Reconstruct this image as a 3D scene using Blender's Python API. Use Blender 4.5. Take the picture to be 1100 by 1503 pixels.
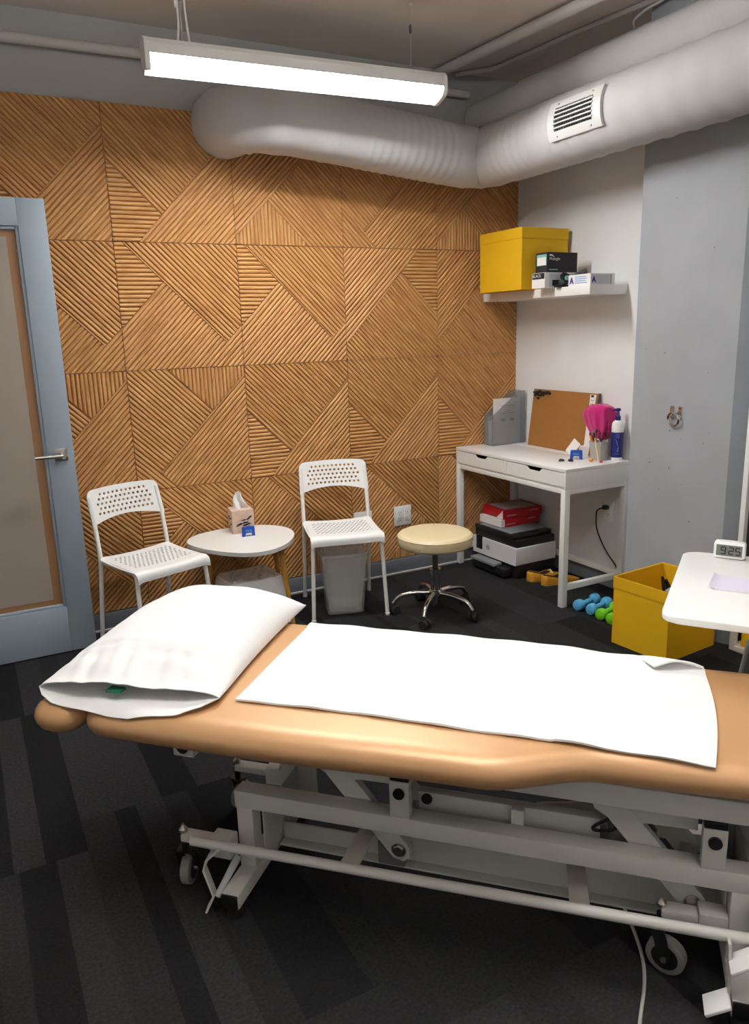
import bpy, bmesh, math, random
from mathutils import Vector, Matrix

for o in list(bpy.data.objects):
    bpy.data.objects.remove(o, do_unlink=True)
SC = bpy.context.scene
COL = SC.collection
random.seed(11)

# ------------------------------------------------------------------ camera, world, exposure
F, YAW, PITCH, ROLL = 1126.79, 0.485348, -0.233284, -0.028949
cam = bpy.data.cameras.new('camera')
cam.sensor_fit = 'HORIZONTAL'
cam.sensor_width = 36.0
cam.lens = F / 1100 * 36.0
cam.clip_start = 0.02
camo = bpy.data.objects.new('camera', cam)
COL.objects.link(camo)
fw = Vector((math.sin(YAW) * math.cos(PITCH), math.cos(YAW) * math.cos(PITCH), math.sin(PITCH)))
rt = Vector((math.cos(YAW), -math.sin(YAW), 0))
up = rt.cross(fw)
r2 = math.cos(ROLL) * rt + math.sin(ROLL) * up
u2 = -math.sin(ROLL) * rt + math.cos(ROLL) * up
camo.matrix_world = Matrix(((r2.x, u2.x, -fw.x, 0), (r2.y, u2.y, -fw.y, 0), (r2.z, u2.z, -fw.z, 1.46), (0, 0, 0, 1)))
SC.camera = camo

world = bpy.data.worlds.new('world')
SC.world = world
world.use_nodes = True
world.node_tree.nodes['Background'].inputs[0].default_value = (0.05, 0.05, 0.05, 1)
world.node_tree.nodes['Background'].inputs[1].default_value = 0.5

LAMP = 84.0          # emission of the visible luminaire's diffuser
LAMP_NEAR = 56.0     # the luminaire over the treatment table
LAMP_FILL = 9.0     # an added fill lamp, unseen behind the camera
UP_FILL = 230.0       # glowing strips added on the unseen lamps to brighten the ceiling
SC.view_settings.view_transform = 'Standard'
SC.view_settings.look = 'None'
SC.view_settings.exposure = 0.46
SC.view_settings.gamma = 1.0
SC.view_settings.use_curve_mapping = False


# ------------------------------------------------------------------ materials
def lin(c):
    return tuple(((v / 255) / 12.92 if v / 255 <= 0.04045 else ((v / 255 + 0.055) / 1.055) ** 2.4) for v in c)


def mat(name, rgb, rough=0.5, metal=0.0, spec=0.5, var=0.0, vscale=8.0, bump=0.0, bscale=60.0, stretch=(1, 1, 1), alpha=1.0,
        emit=0.0, trans=0.0, sheen=0.0, coat=0.0):
    m = bpy.data.materials.new(name)
    m.use_nodes = True
    nt = m.node_tree
    b = nt.nodes['Principled BSDF']
    c = lin(rgb)
    b.inputs['Base Color'].default_value = (*c, 1)
    b.inputs['Roughness'].default_value = rough
    b.inputs['Metallic'].default_value = metal
    b.inputs['Specular IOR Level'].default_value = spec
    b.inputs['Alpha'].default_value = alpha
    b.inputs['Transmission Weight'].default_value = trans
    b.inputs['Sheen Weight'].default_value = sheen
    b.inputs['Coat Weight'].default_value = coat
    if emit:
        b.inputs['Emission Color'].default_value = (*c, 1)
        b.inputs['Emission Strength'].default_value = emit
    if var or bump:
        tc = nt.nodes.new('ShaderNodeTexCoord')
        mp = nt.nodes.new('ShaderNodeMapping')
        mp.inputs['Scale'].default_value = stretch
        nt.links.new(tc.outputs['Object'], mp.inputs['Vector'])
    if var:
        n = nt.nodes.new('ShaderNodeTexNoise')
        n.inputs['Scale'].default_value = vscale
        n.inputs['Detail'].default_value = 5
        nt.links.new(mp.outputs[0], n.inputs['Vector'])
        r = nt.nodes.new('ShaderNodeValToRGB')
        r.color_ramp.elements[0].position = 0.3
        r.color_ramp.elements[1].position = 0.7
        r.color_ramp.elements[0].color = (*[v * (1 - var) for v in c], 1)
        r.color_ramp.elements[1].color = (*[min(1, v * (1 + var)) for v in c], 1)
        nt.links.new(n.outputs[0], r.inputs[0])
        nt.links.new(r.outputs[0], b.inputs['Base Color'])
    if bump:
        n = nt.nodes.new('ShaderNodeTexNoise')
        n.inputs['Scale'].default_value = bscale
        n.inputs['Detail'].default_value = 4
        nt.links.new(mp.outputs[0], n.inputs['Vector'])
        bp = nt.nodes.new('ShaderNodeBump')
        bp.inputs['Strength'].default_value = bump
        bp.inputs['Distance'].default_value = 0.004
        nt.links.new(n.outputs[0], bp.inputs['Height'])
        nt.links.new(bp.outputs[0], b.inputs['Normal'])
    return m


def wood_mat(name, a, bcol, uvs=(6, 90)):
    """wood whose grain runs along the U of the UV map (each slat has its own UV offset)"""
    m = bpy.data.materials.new(name)
    m.use_nodes = True
    nt = m.node_tree
    b = nt.nodes['Principled BSDF']
    b.inputs['Roughness'].default_value = 0.5
    b.inputs['Specular IOR Level'].default_value = 0.3
    uv = nt.nodes.new('ShaderNodeUVMap')
    uv.uv_map = 'UVMap'
    mp = nt.nodes.new('ShaderNodeMapping')
    mp.inputs['Scale'].default_value = (uvs[0], uvs[1], 1)
    nt.links.new(uv.outputs[0], mp.inputs['Vector'])
    n = nt.nodes.new('ShaderNodeTexNoise')
    n.inputs['Scale'].default_value = 1.0
    n.inputs['Detail'].default_value = 4
    n.inputs['Roughness'].default_value = 0.6
    nt.links.new(mp.outputs[0], n.inputs['Vector'])
    r = nt.nodes.new('ShaderNodeValToRGB')
    r.color_ramp.elements[0].position = 0.32
    r.color_ramp.elements[1].position = 0.68
    r.color_ramp.elements[0].color = (*lin(a), 1)
    r.color_ramp.elements[1].color = (*lin(bcol), 1)
    nt.links.new(n.outputs[0], r.inputs[0])
    nt.links.new(r.outputs[0], b.inputs['Base Color'])
    return m


M = {}
M['wood'] = wood_mat('bamboo wood', (172, 119, 68), (222, 172, 112))
M['board'] = mat('bamboo backing board', (150, 102, 58), 0.6)
M['wall_grey'] = mat('grey painted wall', (176, 176, 174), 0.75, var=0.04, vscale=3)
M['wall_white'] = mat('white painted wall', (232, 232, 231), 0.7, var=0.02, vscale=3, bump=0.05, bscale=150)
M['column'] = mat('blue grey painted concrete', (164, 168, 172), 0.6, var=0.05, vscale=5, bump=0.12, bscale=25)
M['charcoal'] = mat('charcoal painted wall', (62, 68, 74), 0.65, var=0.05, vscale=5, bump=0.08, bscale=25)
M['band'] = mat('darker grey chamfer', (128, 134, 139), 0.6, var=0.05, vscale=5, bump=0.1, bscale=25)
M['ceiling'] = mat('ceiling paint', (226, 217, 208), 0.85, var=0.04, vscale=4)
M['pipe'] = mat('painted pipe', (200, 197, 192), 0.6)
M['duct'] = mat('painted duct', (205, 205, 205), 0.7, spec=0.2, var=0.03, vscale=5)
M['vent'] = mat('white vent metal', (226, 226, 224), 0.4)
M['dark'] = mat('near black', (18, 18, 19), 0.8)
M['baseboard'] = mat('grey baseboard', (112, 118, 126), 0.5)
M['door'] = mat('blue grey door paint', (152, 166, 178), 0.45, var=0.02, vscale=3)
M['door_bead'] = mat('door bead', (120, 130, 140), 0.5)
M['steel'] = mat('brushed steel', (190, 186, 178), 0.3, 1.0)
M['chrome'] = mat('chrome', (215, 215, 215), 0.08, 1.0)
M['white_plastic'] = mat('white plastic', (242, 242, 239), 0.4)
M['white_metal'] = mat('white powder coat', (238, 238, 234), 0.35)
M['table_white'] = mat('white lacquer', (238, 238, 234), 0.3)
M['desk_white'] = mat('desk white', (238, 237, 233), 0.35)
M['bed_metal'] = mat('bed grey white paint', (205, 204, 198), 0.4)
M['black'] = mat('black plastic', (16, 16, 17), 0.4)
M['rubber'] = mat('black rubber', (22, 22, 22), 0.7)
M['greyrubber'] = mat('grey rubber', (120, 120, 116), 0.6)
M['tan'] = mat('tan vinyl', (200, 155, 108), 0.4, metal=0.2, spec=0.6, bump=0.03, bscale=220)
M['cream'] = mat('cream vinyl', (226, 210, 168), 0.4, bump=0.03, bscale=200)
M['linen'] = mat('white cotton', (240, 240, 238), 0.9, sheen=0.2, bump=0.15, bscale=300)
M['linen_in'] = mat('white pillow ticking', (226, 228, 226), 0.9, bump=0.1, bscale=200)
M['towel'] = mat('white terry', (240, 240, 238), 0.95, sheen=0.3, bump=0.3, bscale=500)
M['yellow'] = mat('yellow fabric board', (228, 178, 8), 0.7, var=0.05, vscale=3, bump=0.05, bscale=300)
M['yellow_in'] = mat('yellow inner fabric', (196, 142, 20), 0.8)
M['leg_wood'] = mat('yellow stained wood', (196, 146, 62), 0.45, var=0.12, vscale=10, stretch=(8, 8, 1))
M['red'] = mat('red paper wrap', (178, 14, 26), 0.4)
M['paper'] = mat('paper', (234, 232, 228), 0.7)
M['paper_grey'] = mat('grey label paper', (170, 160, 158), 0.6)
M['ink'] = mat('dark ink', (30, 30, 34), 0.7)
M['greyprint'] = mat('grey print', (120, 120, 122), 0.7)
M['printer_white'] = mat('printer shell', (222, 223, 224), 0.4)
M['printer_grey'] = mat('printer grey', (130, 134, 138), 0.45)
M['printer_black'] = mat('printer black', (26, 27, 30), 0.4)
M['cork'] = mat('cork', (156, 104, 48), 0.85, var=0.1, vscale=160, bump=0.1, bscale=300)
M['pink'] = mat('magenta cloth', (196, 14, 112), 0.85, sheen=0.3)
M['navy'] = mat('navy plastic', (34, 34, 112), 0.35)
M['blue'] = mat('blue plastic', (16, 74, 176), 0.45)
M['orange'] = mat('orange plastic', (238, 150, 40), 0.45)
M['shoe'] = mat('yellow suede', (206, 146, 30), 0.7)
M['shoe_in'] = mat('dark shoe lining', (66, 34, 22), 0.8)
M['sole'] = mat('shoe sole', (188, 140, 50), 0.7)
M['db_blue'] = mat('blue vinyl dumbbell', (92, 178, 222), 0.4)
M['db_green'] = mat('green vinyl dumbbell', (118, 208, 38), 0.4)
M['purple'] = mat('purple print', (70, 40, 150), 0.6)
M['ltblue'] = mat('light blue print', (120, 160, 210), 0.6)
M['teal'] = mat('teal print', (130, 190, 180), 0.5)
M['carton_grey'] = mat('grey card', (196, 202, 206), 0.6)
M['dkgrey'] = mat('dark grey plastic', (74, 76, 80), 0.5)
M['clock_lcd'] = mat('grey lcd', (112, 116, 112), 0.25)
M['maroon'] = mat('maroon plastic', (96, 22, 44), 0.4)
M['lilac'] = mat('lilac paper', (220, 214, 232), 0.7)
M['tissue_box'] = mat('tissue box print', (214, 186, 166), 0.6, var=0.12, vscale=30)
M['mesh_grey'] = mat('silver wire mesh', (176, 176, 170), 0.5, metal=0.3)
M['pale'] = mat('pale cream sticks', (240, 220, 160), 0.5)
M['green_tag'] = mat('green tag', (20, 110, 80), 0.7)
M['cable_white'] = mat('white cable', (178, 178, 172), 0.5)
M['stand_grey'] = mat('grey stand', (122, 122, 120), 0.6)
CARPET = [mat('charcoal carpet %d' % i, c, 0.97, spec=0.08, var=0.3, vscale=120, bump=0.6, bscale=420) for i, c in
          enumerate([(38, 38, 39), (46, 46, 47), (29, 29, 30), (41, 41, 42)])]


def glassy(name, rgb, transp, rough=0.3):
    m = bpy.data.materials.new(name)
    m.use_nodes = True
    nt = m.node_tree
    b = nt.nodes['Principled BSDF']
    b.inputs['Base Color'].default_value = (*lin(rgb), 1)
    b.inputs['Roughness'].default_value = rough
    t = nt.nodes.new('ShaderNodeBsdfTransparent')
    mx = nt.nodes.new('ShaderNodeMixShader')
    mx.inputs[0].default_value = transp
    nt.links.new(b.outputs[0], mx.inputs[1])
    nt.links.new(t.outputs[0], mx.inputs[2])
    nt.links.new(mx.outputs[0], nt.nodes['Material Output'].inputs['Surface'])
    return m


M['clear'] = glassy('bronze satin glass', (176, 132, 92), 0.22, 0.3)
M['film'] = glassy('frosted beige film', (176, 164, 152), 0.12, 0.35)
M['smoke'] = glassy('smoked acrylic', (150, 156, 160), 0.58, 0.12)
M['bin'] = glassy('translucent bin plastic', (222, 224, 218), 0.8, 0.2)
M['bag'] = glassy('thin bin liner', (232, 233, 229), 0.68, 0.3)


def emissive(name, strength):
    m = bpy.data.materials.new(name)
    m.use_nodes = True
    nt = m.node_tree
    nt.nodes.remove(nt.nodes['Principled BSDF'])
    e = nt.nodes.new('ShaderNodeEmission')
    e.inputs[0].default_value = (0.985, 0.985, 0.985, 1)
    e.inputs[1].default_value = strength
    nt.links.new(e.outputs[0], nt.nodes['Material Output'].inputs['Surface'])
    return m


M['glow_far'] = emissive('lit diffuser', LAMP)
M['glow_near'] = emissive('lit diffuser near', LAMP_NEAR)
M['glow_fill'] = emissive('fill lamp diffuser', LAMP_FILL)
M['glow_up_fill'] = emissive('ceiling fill glow', UP_FILL)


# ------------------------------------------------------------------ geometry helpers
def V(*a):
    return Vector(a)


def obj(name, bm, m, parent=None, smooth=35, loc=None, rot=None, kind=None, label=None, solid=0.0):
    me = bpy.data.meshes.new(name)
    bmesh.ops.recalc_face_normals(bm, faces=bm.faces)
    bm.to_mesh(me)
    bm.free()
    return link(name, me, m, parent, smooth, loc, rot, kind, label, solid)


def link(name, me, m, parent=None, smooth=35, loc=None, rot=None, kind=None, label=None, solid=0.0):
    for mm in (m if isinstance(m, (list, tuple)) else [m]):
        me.materials.append(M[mm] if isinstance(mm, str) else mm)
    if smooth:
        me.shade_smooth()
        me.set_sharp_from_angle(angle=math.radians(smooth))
    o = bpy.data.objects.new(name, me)
    COL.objects.link(o)
    if parent:
        o.parent = parent
    if loc:
        o.location = loc
    if rot:
        o.rotation_euler = rot
    if kind:
        o['kind'] = kind
    if label:
        o['label'] = label
    if solid:
        md = o.modifiers.new('thickness', 'SOLIDIFY')
        md.thickness = solid
        md.offset = 0
        es_ = o.modifiers.new('crisp rims', 'EDGE_SPLIT')
        es_.split_angle = math.radians(50)
    return o


def thing(name, label, cat, loc=(0, 0, 0), rz=0.0, group=None):
    o = bpy.data.objects.new(name, None)
    o.empty_display_size = 0.05
    COL.objects.link(o)
    o.location = loc
    o.rotation_euler = (0, 0, rz)
    return tag(o, label, cat, group)


def tag(o, label, cat, group=None):
    o['label'] = label
    o['category'] = cat
    if group:
        o['group'] = group
    return o


def box(bm, c, s, rot=None, bev=0.0, seg=2):
    """box centred at c with full size s"""
    r = bmesh.ops.create_cube(bm, size=1.0)
    vs = r['verts']
    for v in vs:
        v.co = Vector((v.co.x * s[0], v.co.y * s[1], v.co.z * s[2]))
    if bev:
        es = list({e for v in vs for e in v.link_edges})
        rr = bmesh.ops.bevel(bm, geom=es, offset=bev, segments=seg, profile=0.5, affect='EDGES')
        vs = list({v for f in rr['faces'] for v in f.verts} | {v for v in vs if v.is_valid})
    mt = Matrix.Translation(Vector(c))
    if rot is not None:
        mt = mt @ (rot if isinstance(rot, Matrix) else Matrix.Rotation(rot, 4, 'Z'))
    for v in vs:
        v.co = mt @ v.co
    return vs


def bx(x0, x1, y0, y1, z0, z1, bev=0.0, seg=2):
    bm = bmesh.new()
    box(bm, ((x0 + x1) / 2, (y0 + y1) / 2, (z0 + z1) / 2), (abs(x1 - x0), abs(y1 - y0), abs(z1 - z0)), bev=bev, seg=seg)
    return bm


def frames(path):
    path = [Vector(p) for p in path]
    n = len(path)
    tans = []
    for i in range(n):
        a = path[max(0, i - 1)]
        b = path[min(n - 1, i + 1)]
        tans.append((b - a).normalized())
    t0 = tans[0]
    ref = Vector((0, 0, 1)) if abs(t0.z) < 0.9 else Vector((1, 0, 0))
    nrm = (ref - t0 * ref.dot(t0)).normalized()
    out = []
    for i in range(n):
        t = tans[i]
        nrm = (nrm - t * nrm.dot(t)).normalized()
        out.append((path[i], t, nrm, t.cross(nrm)))
    return out


def sweep(bm, path, rad, n=12, cap=True, sect=None):
    """tube along path; rad a number or list; sect: list of (a,b) offsets instead of a circle"""
    fr = frames(path)
    rings = []
    for i, (p, t, a, b) in enumerate(fr):
        r = rad[i] if isinstance(rad, (list, tuple)) else rad
        if sect:
            rings.append([bm.verts.new(p + a * sa + b * sb) for sa, sb in sect])
        else:
            rings.append([bm.verts.new(p + (a * math.cos(2 * math.pi * k / n) + b * math.sin(2 * math.pi * k / n)) * r) for k in range(n)])
    m = len(rings[0])
    for i in range(len(rings) - 1):
        for k in range(m):
            bm.faces.new((rings[i][k], rings[i][(k + 1) % m], rings[i + 1][(k + 1) % m], rings[i + 1][k]))
    if cap:
        bm.faces.new(rings[0][::-1])
        bm.faces.new(rings[-1])
    return rings


def tube(path, rad, n=12, cap=True, sect=None):
    bm = bmesh.new()
    sweep(bm, path, rad, n, cap, sect)
    return bm


def round_path(pts, r, seg=5):
    """polyline with its corners rounded"""
    pts = [Vector(p) for p in pts]
    out = [pts[0]]
    for i in range(1, len(pts) - 1):
        p = pts[i]
        a = (pts[i - 1] - p)
        b = (pts[i + 1] - p)
        d = min(r, a.length * 0.49, b.length * 0.49)
        pa = p + a.normalized() * d
        pb = p + b.normalized() * d
        for k in range(seg + 1):
            t = k / seg
            out.append(pa * (1 - t) ** 2 + p * 2 * t * (1 - t) + pb * t ** 2)
    out.append(pts[-1])
    return out


def lathe(prof, n=32, c=(0, 0, 0), cap0=True, cap1=True):
    bm = bmesh.new()
    rings = []
    for r, z in prof:
        rings.append([bm.verts.new((c[0] + r * math.cos(2 * math.pi * k / n), c[1] + r * math.sin(2 * math.pi * k / n), c[2] + z)) for k in range(n)])
    for i in range(len(rings) - 1):
        for k in range(n):
            bm.faces.new((rings[i][k], rings[i][(k + 1) % n], rings[i + 1][(k + 1) % n], rings[i + 1][k]))
    if cap0:
        bm.faces.new(rings[0][::-1])
    if cap1:
        bm.faces.new(rings[-1])
    return bm


def prism(poly, z0, z1, bev=0.0, seg=2):
    bm = bmesh.new()
    a = [bm.verts.new((x, y, z0)) for x, y in poly]
    b = [bm.verts.new((x, y, z1)) for x, y in poly]
    n = len(poly)
    top = bm.faces.new(b)
    bot = bm.faces.new(a[::-1])
    for i in range(n):
        bm.faces.new((a[i], a[(i + 1) % n], b[(i + 1) % n], b[i]))
    if bev:
        bmesh.ops.bevel(bm, geom=list(top.edges) + list(bot.edges), offset=bev, segments=seg, profile=0.5, affect='EDGES')
    return bm


def rrect(w, h, r, seg=5, cx=0, cy=0):
    pts = []
    for (sx, sy, a0) in ((1, 1, 0), (-1, 1, 90), (-1, -1, 180), (1, -1, 270)):
        for k in range(seg + 1):
            a = math.radians(a0 + 90 * k / seg)
            pts.append((cx + sx * (w / 2 - r) + r * math.cos(a), cy + sy * (h / 2 - r) + r * math.sin(a)))
    return pts


def smooth_closed(pts, sub=6):
    """closed Catmull-Rom through 2-D points"""
    out = []
    n = len(pts)
    for i in range(n):
        p0, p1, p2, p3 = (pts[(i + j - 1) % n] for j in range(4))
        for k in range(sub):
            t = k / sub
            out.append(tuple(0.5 * (2 * p1[d] + (p2[d] - p0[d]) * t + (2 * p0[d] - 5 * p1[d] + 4 * p2[d] - p3[d]) * t * t +
                                    (3 * p1[d] - p0[d] - 3 * p2[d] + p3[d]) * t ** 3) for d in range(2)))
    return out


def grid(nu, nv, fn, closed_u=False):
    bm = bmesh.new()
    g = [[bm.verts.new(fn(i / (nu - (0 if closed_u else 1)), j / (nv - 1))) for j in range(nv)] for i in range(nu)]
    for i in range(nu if closed_u else nu - 1):
        for j in range(nv - 1):
            bm.faces.new((g[i][j], g[(i + 1) % nu][j], g[(i + 1) % nu][j + 1], g[i][j + 1]))
    return bm


def perforated(outline, holes, r, n=8):
    """flat sheet (x, y) with round holes, triangulated"""
    bm = bmesh.new()

    def loop(pts):
        vs = [bm.verts.new((x, y, 0)) for x, y in pts]
        return [bm.edges.new((vs[i], vs[(i + 1) % len(vs)])) for i in range(len(vs))]
    es = loop(outline)
    for hx, hy in holes:
        es += loop([(hx + r * math.cos(2 * math.pi * k / n), hy + r * math.sin(2 * math.pi * k / n)) for k in range(n)])
    bmesh.ops.triangle_fill(bm, use_beauty=True, use_dissolve=False, edges=es, normal=(0, 0, 1))
    return bm


def text(name, body, size, m, parent, loc, xdir, ydir, bold=0.0, align='LEFT'):
    """flat printed lettering as a mesh, in the frame (xdir, ydir)"""
    cu = bpy.data.curves.new(name, 'FONT')
    cu.body = body
    cu.size = size
    cu.offset = bold
    cu.align_x = align
    cu.resolution_u = 2
    tmp = bpy.data.objects.new(name, cu)
    COL.objects.link(tmp)
    dg = bpy.context.evaluated_depsgraph_get()
    me = bpy.data.meshes.new_from_object(tmp.evaluated_get(dg))
    bpy.data.objects.remove(tmp, do_unlink=True)
    x = Vector(xdir).normalized()
    y = Vector(ydir).normalized()
    z = x.cross(y)
    mt = Matrix(((x.x, y.x, z.x, loc[0]), (x.y, y.y, z.y, loc[1]), (x.z, y.z, z.z, loc[2]), (0, 0, 0, 1)))
    me.transform(mt)
    me.materials.clear()
    return link(name, me, m, parent, 0)


def structure(name, bm, m, smooth=30, parent=None):
    o = obj(name, bm, m, parent, smooth)
    if not parent:
        o['kind'] = 'structure'
    return o


# ------------------------------------------------------------------ room shell
XR, YB, ZC = 3.105, 3.935, 2.84
XL, YF = -1.6, -2.2
structure('ceiling', bx(XL, XR + 0.32, YF, YB + 0.1, ZC, ZC + 0.1), 'ceiling')
wall_back = structure('wall_back', bx(XL, XR + 0.1, YB, YB + 0.1, 0, ZC), 'wall_grey')
structure('wall_right', bx(XR, XR + 0.1, 2.6, YB, 0, ZC), 'wall_white')
structure('wall_right_near', bx(XR + 0.215, XR + 0.315, YF, 2.6, 0, ZC), 'charcoal')
structure('wall_left', bx(XL - 0.1, XL, YF, YB + 0.1, 0, ZC), 'wall_white')
structure('wall_front', bx(XL - 0.1, XR + 0.32, YF - 0.1, YF, 0, ZC), 'wall_white')
# concrete column standing proud of the right wall, near corner chamfered
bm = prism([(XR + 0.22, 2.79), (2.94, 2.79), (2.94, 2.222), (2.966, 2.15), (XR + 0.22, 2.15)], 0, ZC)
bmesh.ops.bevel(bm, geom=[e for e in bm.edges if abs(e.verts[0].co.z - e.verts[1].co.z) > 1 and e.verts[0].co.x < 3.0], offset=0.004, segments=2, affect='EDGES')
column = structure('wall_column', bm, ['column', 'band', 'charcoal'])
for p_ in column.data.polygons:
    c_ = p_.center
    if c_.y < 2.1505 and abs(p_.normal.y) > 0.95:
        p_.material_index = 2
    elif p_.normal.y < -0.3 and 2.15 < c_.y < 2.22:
        p_.material_index = 1  # chamfer toned darker than the column face
random.seed(3)
bm = bmesh.new()
for k in range(16):
    y = random.uniform(2.25, 2.74)
    z = random.choice([random.uniform(0.5, 1.0), random.uniform(1.1, 1.4), random.uniform(1.4, 2.0)])
    r = random.uniform(0.0015, 0.0035)
    q = bmesh.ops.create_cone(bm, cap_ends=True, segments=7, radius1=r, radius2=r * 0.8, depth=0.0012)
    for v in q['verts']:
        v.co = Vector((2.9398 + v.co.z, y + v.co.x, z + v.co.y))
obj('pit_mark', bm, 'dkgrey', column, kind='stuff')
structure('baseboard_back', bx(0.0, XR, 3.905, YB, 0, 0.093, 0.004), 'baseboard')
structure('baseboard_back_toe', bx(0.0, XR, 3.895, 3.905, 0, 0.014, 0.003), 'pipe').name = 'trim_1'
structure('baseboard_right', bx(XR - 0.014, XR, 2.79, 3.9, 0, 0.093, 0.004), 'baseboard')
structure('trim_2', bx(-0.56, -0.46, 3.62, YB, 0, ZC), 'wall_grey')

# carpet: every plank its own piece on the slab
floor = structure('floor', bx(XL, XR + 0.32, YF, YB + 0.1, -0.1, -0.004), 'dark')
random.seed(5)
PW, PL = 0.25, 1.0
nx = int((XR + 0.2 - XL) / PW) + 2
for i in range(nx):
    x0 = -1.6 + 0.05 + i * PW - PW * 0.2
    off = random.choice([0.0, 0.33, 0.66, 0.5])
    y = YF - off
    while y < YB:
        # planks are themselves woven from two or three lengthwise stripes of tone
        y0, y1 = max(y, YF), min(y + PL, YB)
        a, b = max(x0, XL), min(x0 + PW, XR + 0.21)
        if y1 - y0 > 0.02 and b - a > 0.02:
            me_b = bmesh.new()
            cuts = [a, b] if random.random() < 0.12 else [a, a + (b - a) * random.uniform(0.3, 0.7), b] if random.random() < 0.5 else [a, a + (b - a) * random.uniform(0.2, 0.4), a + (b - a) * random.uniform(0.5, 0.8), b]
            n0 = random.randrange(4)
            for q in range(len(cuts) - 1):
                vs = [me_b.verts.new((cuts[q + dx] + (0.0003 if dx == 0 and q == 0 else -0.0003 if dx == 1 and q == len(cuts) - 2 else 0), yy, 0.0))
                      for dx, yy in ((0, y0 + 0.0003), (1, y0 + 0.0003), (1, y1 - 0.0003), (0, y1 - 0.0003))]
                f = me_b.faces.new(vs)
                f.material_index = (n0 + q * random.choice([1, 2, 3])) % 4
            bmesh.ops.remove_doubles(me_b, verts=me_b.verts, dist=1e-5)
            g = bmesh.ops.extrude_face_region(me_b, geom=list(me_b.faces))
            for v in [e for e in g['geom'] if isinstance(e, bmesh.types.BMVert)]:
                v.co.z = -0.004
            obj('carpet_plank', me_b, CARPET, floor, smooth=0)
        y += PL

# ------------------------------------------------------------------ slatted wood panels on the back wall
PITCH_S, SLAT_H = 0.02, 0.008
BOARD_Y = 3.924


def rot90(poly):  # clockwise
    return [(y, 1 - x) for x, y in poly]


ROT_DIR = {'h': 'v', 'v': 'h', '/': '\\', '\\': '/'}


def rot_design(d, k):
    for _ in range(k):
        d = [(rot90(p), ROT_DIR[s]) for p, s in d]
    return d


X1 = 0.395  # where the two lines of design one meet
D1 = [([(0, 0), (0.2, 0), (0.395, 0.207), (0, 0.60)], 'h'),
      ([(0, 0.60), (0.395, 0.207), (1, 0.85), (1, 1), (0, 1)], '\\'),
      ([(0.2, 0), (1, 0), (1, 0.85)], '/')]
D2 = [([(0, 0.34), (0.36, 0.70), (0.06, 1), (0, 1)], 'h'),
      ([(0.06, 1), (0.36, 0.70), (0.86, 0.20), (1, 0.34), (1, 1)], '\\'),
      ([(0, 0), (1, 0), (1, 0.34), (0.86, 0.20), (0.36, 0.70), (0, 0.34)], '/')]
D3 = rot_design(D2, 1)
ROWS = [[D2, D1, D1, rot_design(D3, 2), D3, rot_design(D3, 2)],
        [D1, D2, D2, D2, rot_design(D1, 2), rot_design(D1, 2)],
        [D3, D3, D3, D1, D1, D1],
        [D2, D2, D2, rot_design(D1, 3), rot_design(D1, 3), rot_design(D1, 3)]]
DIRS = {'h': (1, 0), 'v': (0, 1), '/': (0.70711, 0.70711), '\\': (0.70711, -0.70711)}
PROF = [(0.0008, 0.0), (0.0033, 0.68), (0.007, 1.0), (0.013, 1.0), (0.0167, 0.68), (0.0192, 0.0)]


def line_intervals(poly, o, d):
    """intervals of the line o + s*d inside the polygon (may be concave)"""
    n = (-d[1], d[0])
    hits = []
    for i in range(len(poly)):
        a, b = poly[i], poly[(i + 1) % len(poly)]
        fa = (a[0] - o[0]) * n[0] + (a[1] - o[1]) * n[1]
        fb = (b[0] - o[0]) * n[0] + (b[1] - o[1]) * n[1]
        if (fa > 0) != (fb > 0):
            t = fa / (fa - fb)
            q = (a[0] + (b[0] - a[0]) * t, a[1] + (b[1] - a[1]) * t)
            hits.append((q[0] - o[0]) * d[0] + (q[1] - o[1]) * d[1])
    hits.sort()
    return [(hits[i], hits[i + 1]) for i in range(0, len(hits) - 1, 2)]


def slats_of(poly, dr):
    """the ridged slats that fill a polygon: lists of lines (offset, height, s0, s1)"""
    d = DIRS[dr]
    n = (-d[1], d[0])
    lo = min(p[0] * n[0] + p[1] * n[1] for p in poly)
    hi = max(p[0] * n[0] + p[1] * n[1] for p in poly)
    k = math.floor(lo / PITCH_S)
    res = []
    while k * PITCH_S < hi:
        base = k * PITCH_S
        groups = {}
        for w, h in PROF:
            for gi, iv in enumerate(line_intervals(poly, (n[0] * (base + w), n[1] * (base + w)), d)):
                if iv[1] - iv[0] > 0.004:
                    groups.setdefault(gi, []).append((base + w, h, iv[0] + 0.0006, iv[1] - 0.0006))
        for g in groups.values():
            if len(g) >= 3:
                res.append((d, n, g))
        k += 1
    return res


def slat_geo(sl, x0, z0, base_v, base_f, base_uv, rnd):
    d, n, g = sl
    i0 = len(base_v)
    ou, ov = rnd.uniform(0, 40), rnd.uniform(0, 40)
    for off, h, s0, s1 in g:
        for s in (s0, s1):
            for hh in ((h,) if h > 0 else (0,)):
                base_v.append((x0 + d[0] * s + n[0] * off, BOARD_Y - SLAT_H * hh, z0 + d[1] * s + n[1] * off))
                base_uv.append((ou + s, ov + off))
    m = len(g)
    for i in range(m - 1):
        base_f.append((i0 + 2 * i, i0 + 2 * i + 1, i0 + 2 * i + 3, i0 + 2 * i + 2))
    base_f.append(tuple(i0 + 2 * i for i in range(m - 1, -1, -1)))
    base_f.append(tuple(i0 + 2 * i + 1 for i in range(m)))


def slat_mesh(name, vs, fs, uv):
    me = bpy.data.meshes.new(name)
    me.from_pydata(vs, [], fs)
    lay = me.uv_layers.new(name='UVMap')
    for lp in me.loops:
        lay.data[lp.index].uv = uv[lp.vertex_index]
    me.materials.append(M['wood'])
    me.update()
    return me


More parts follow.
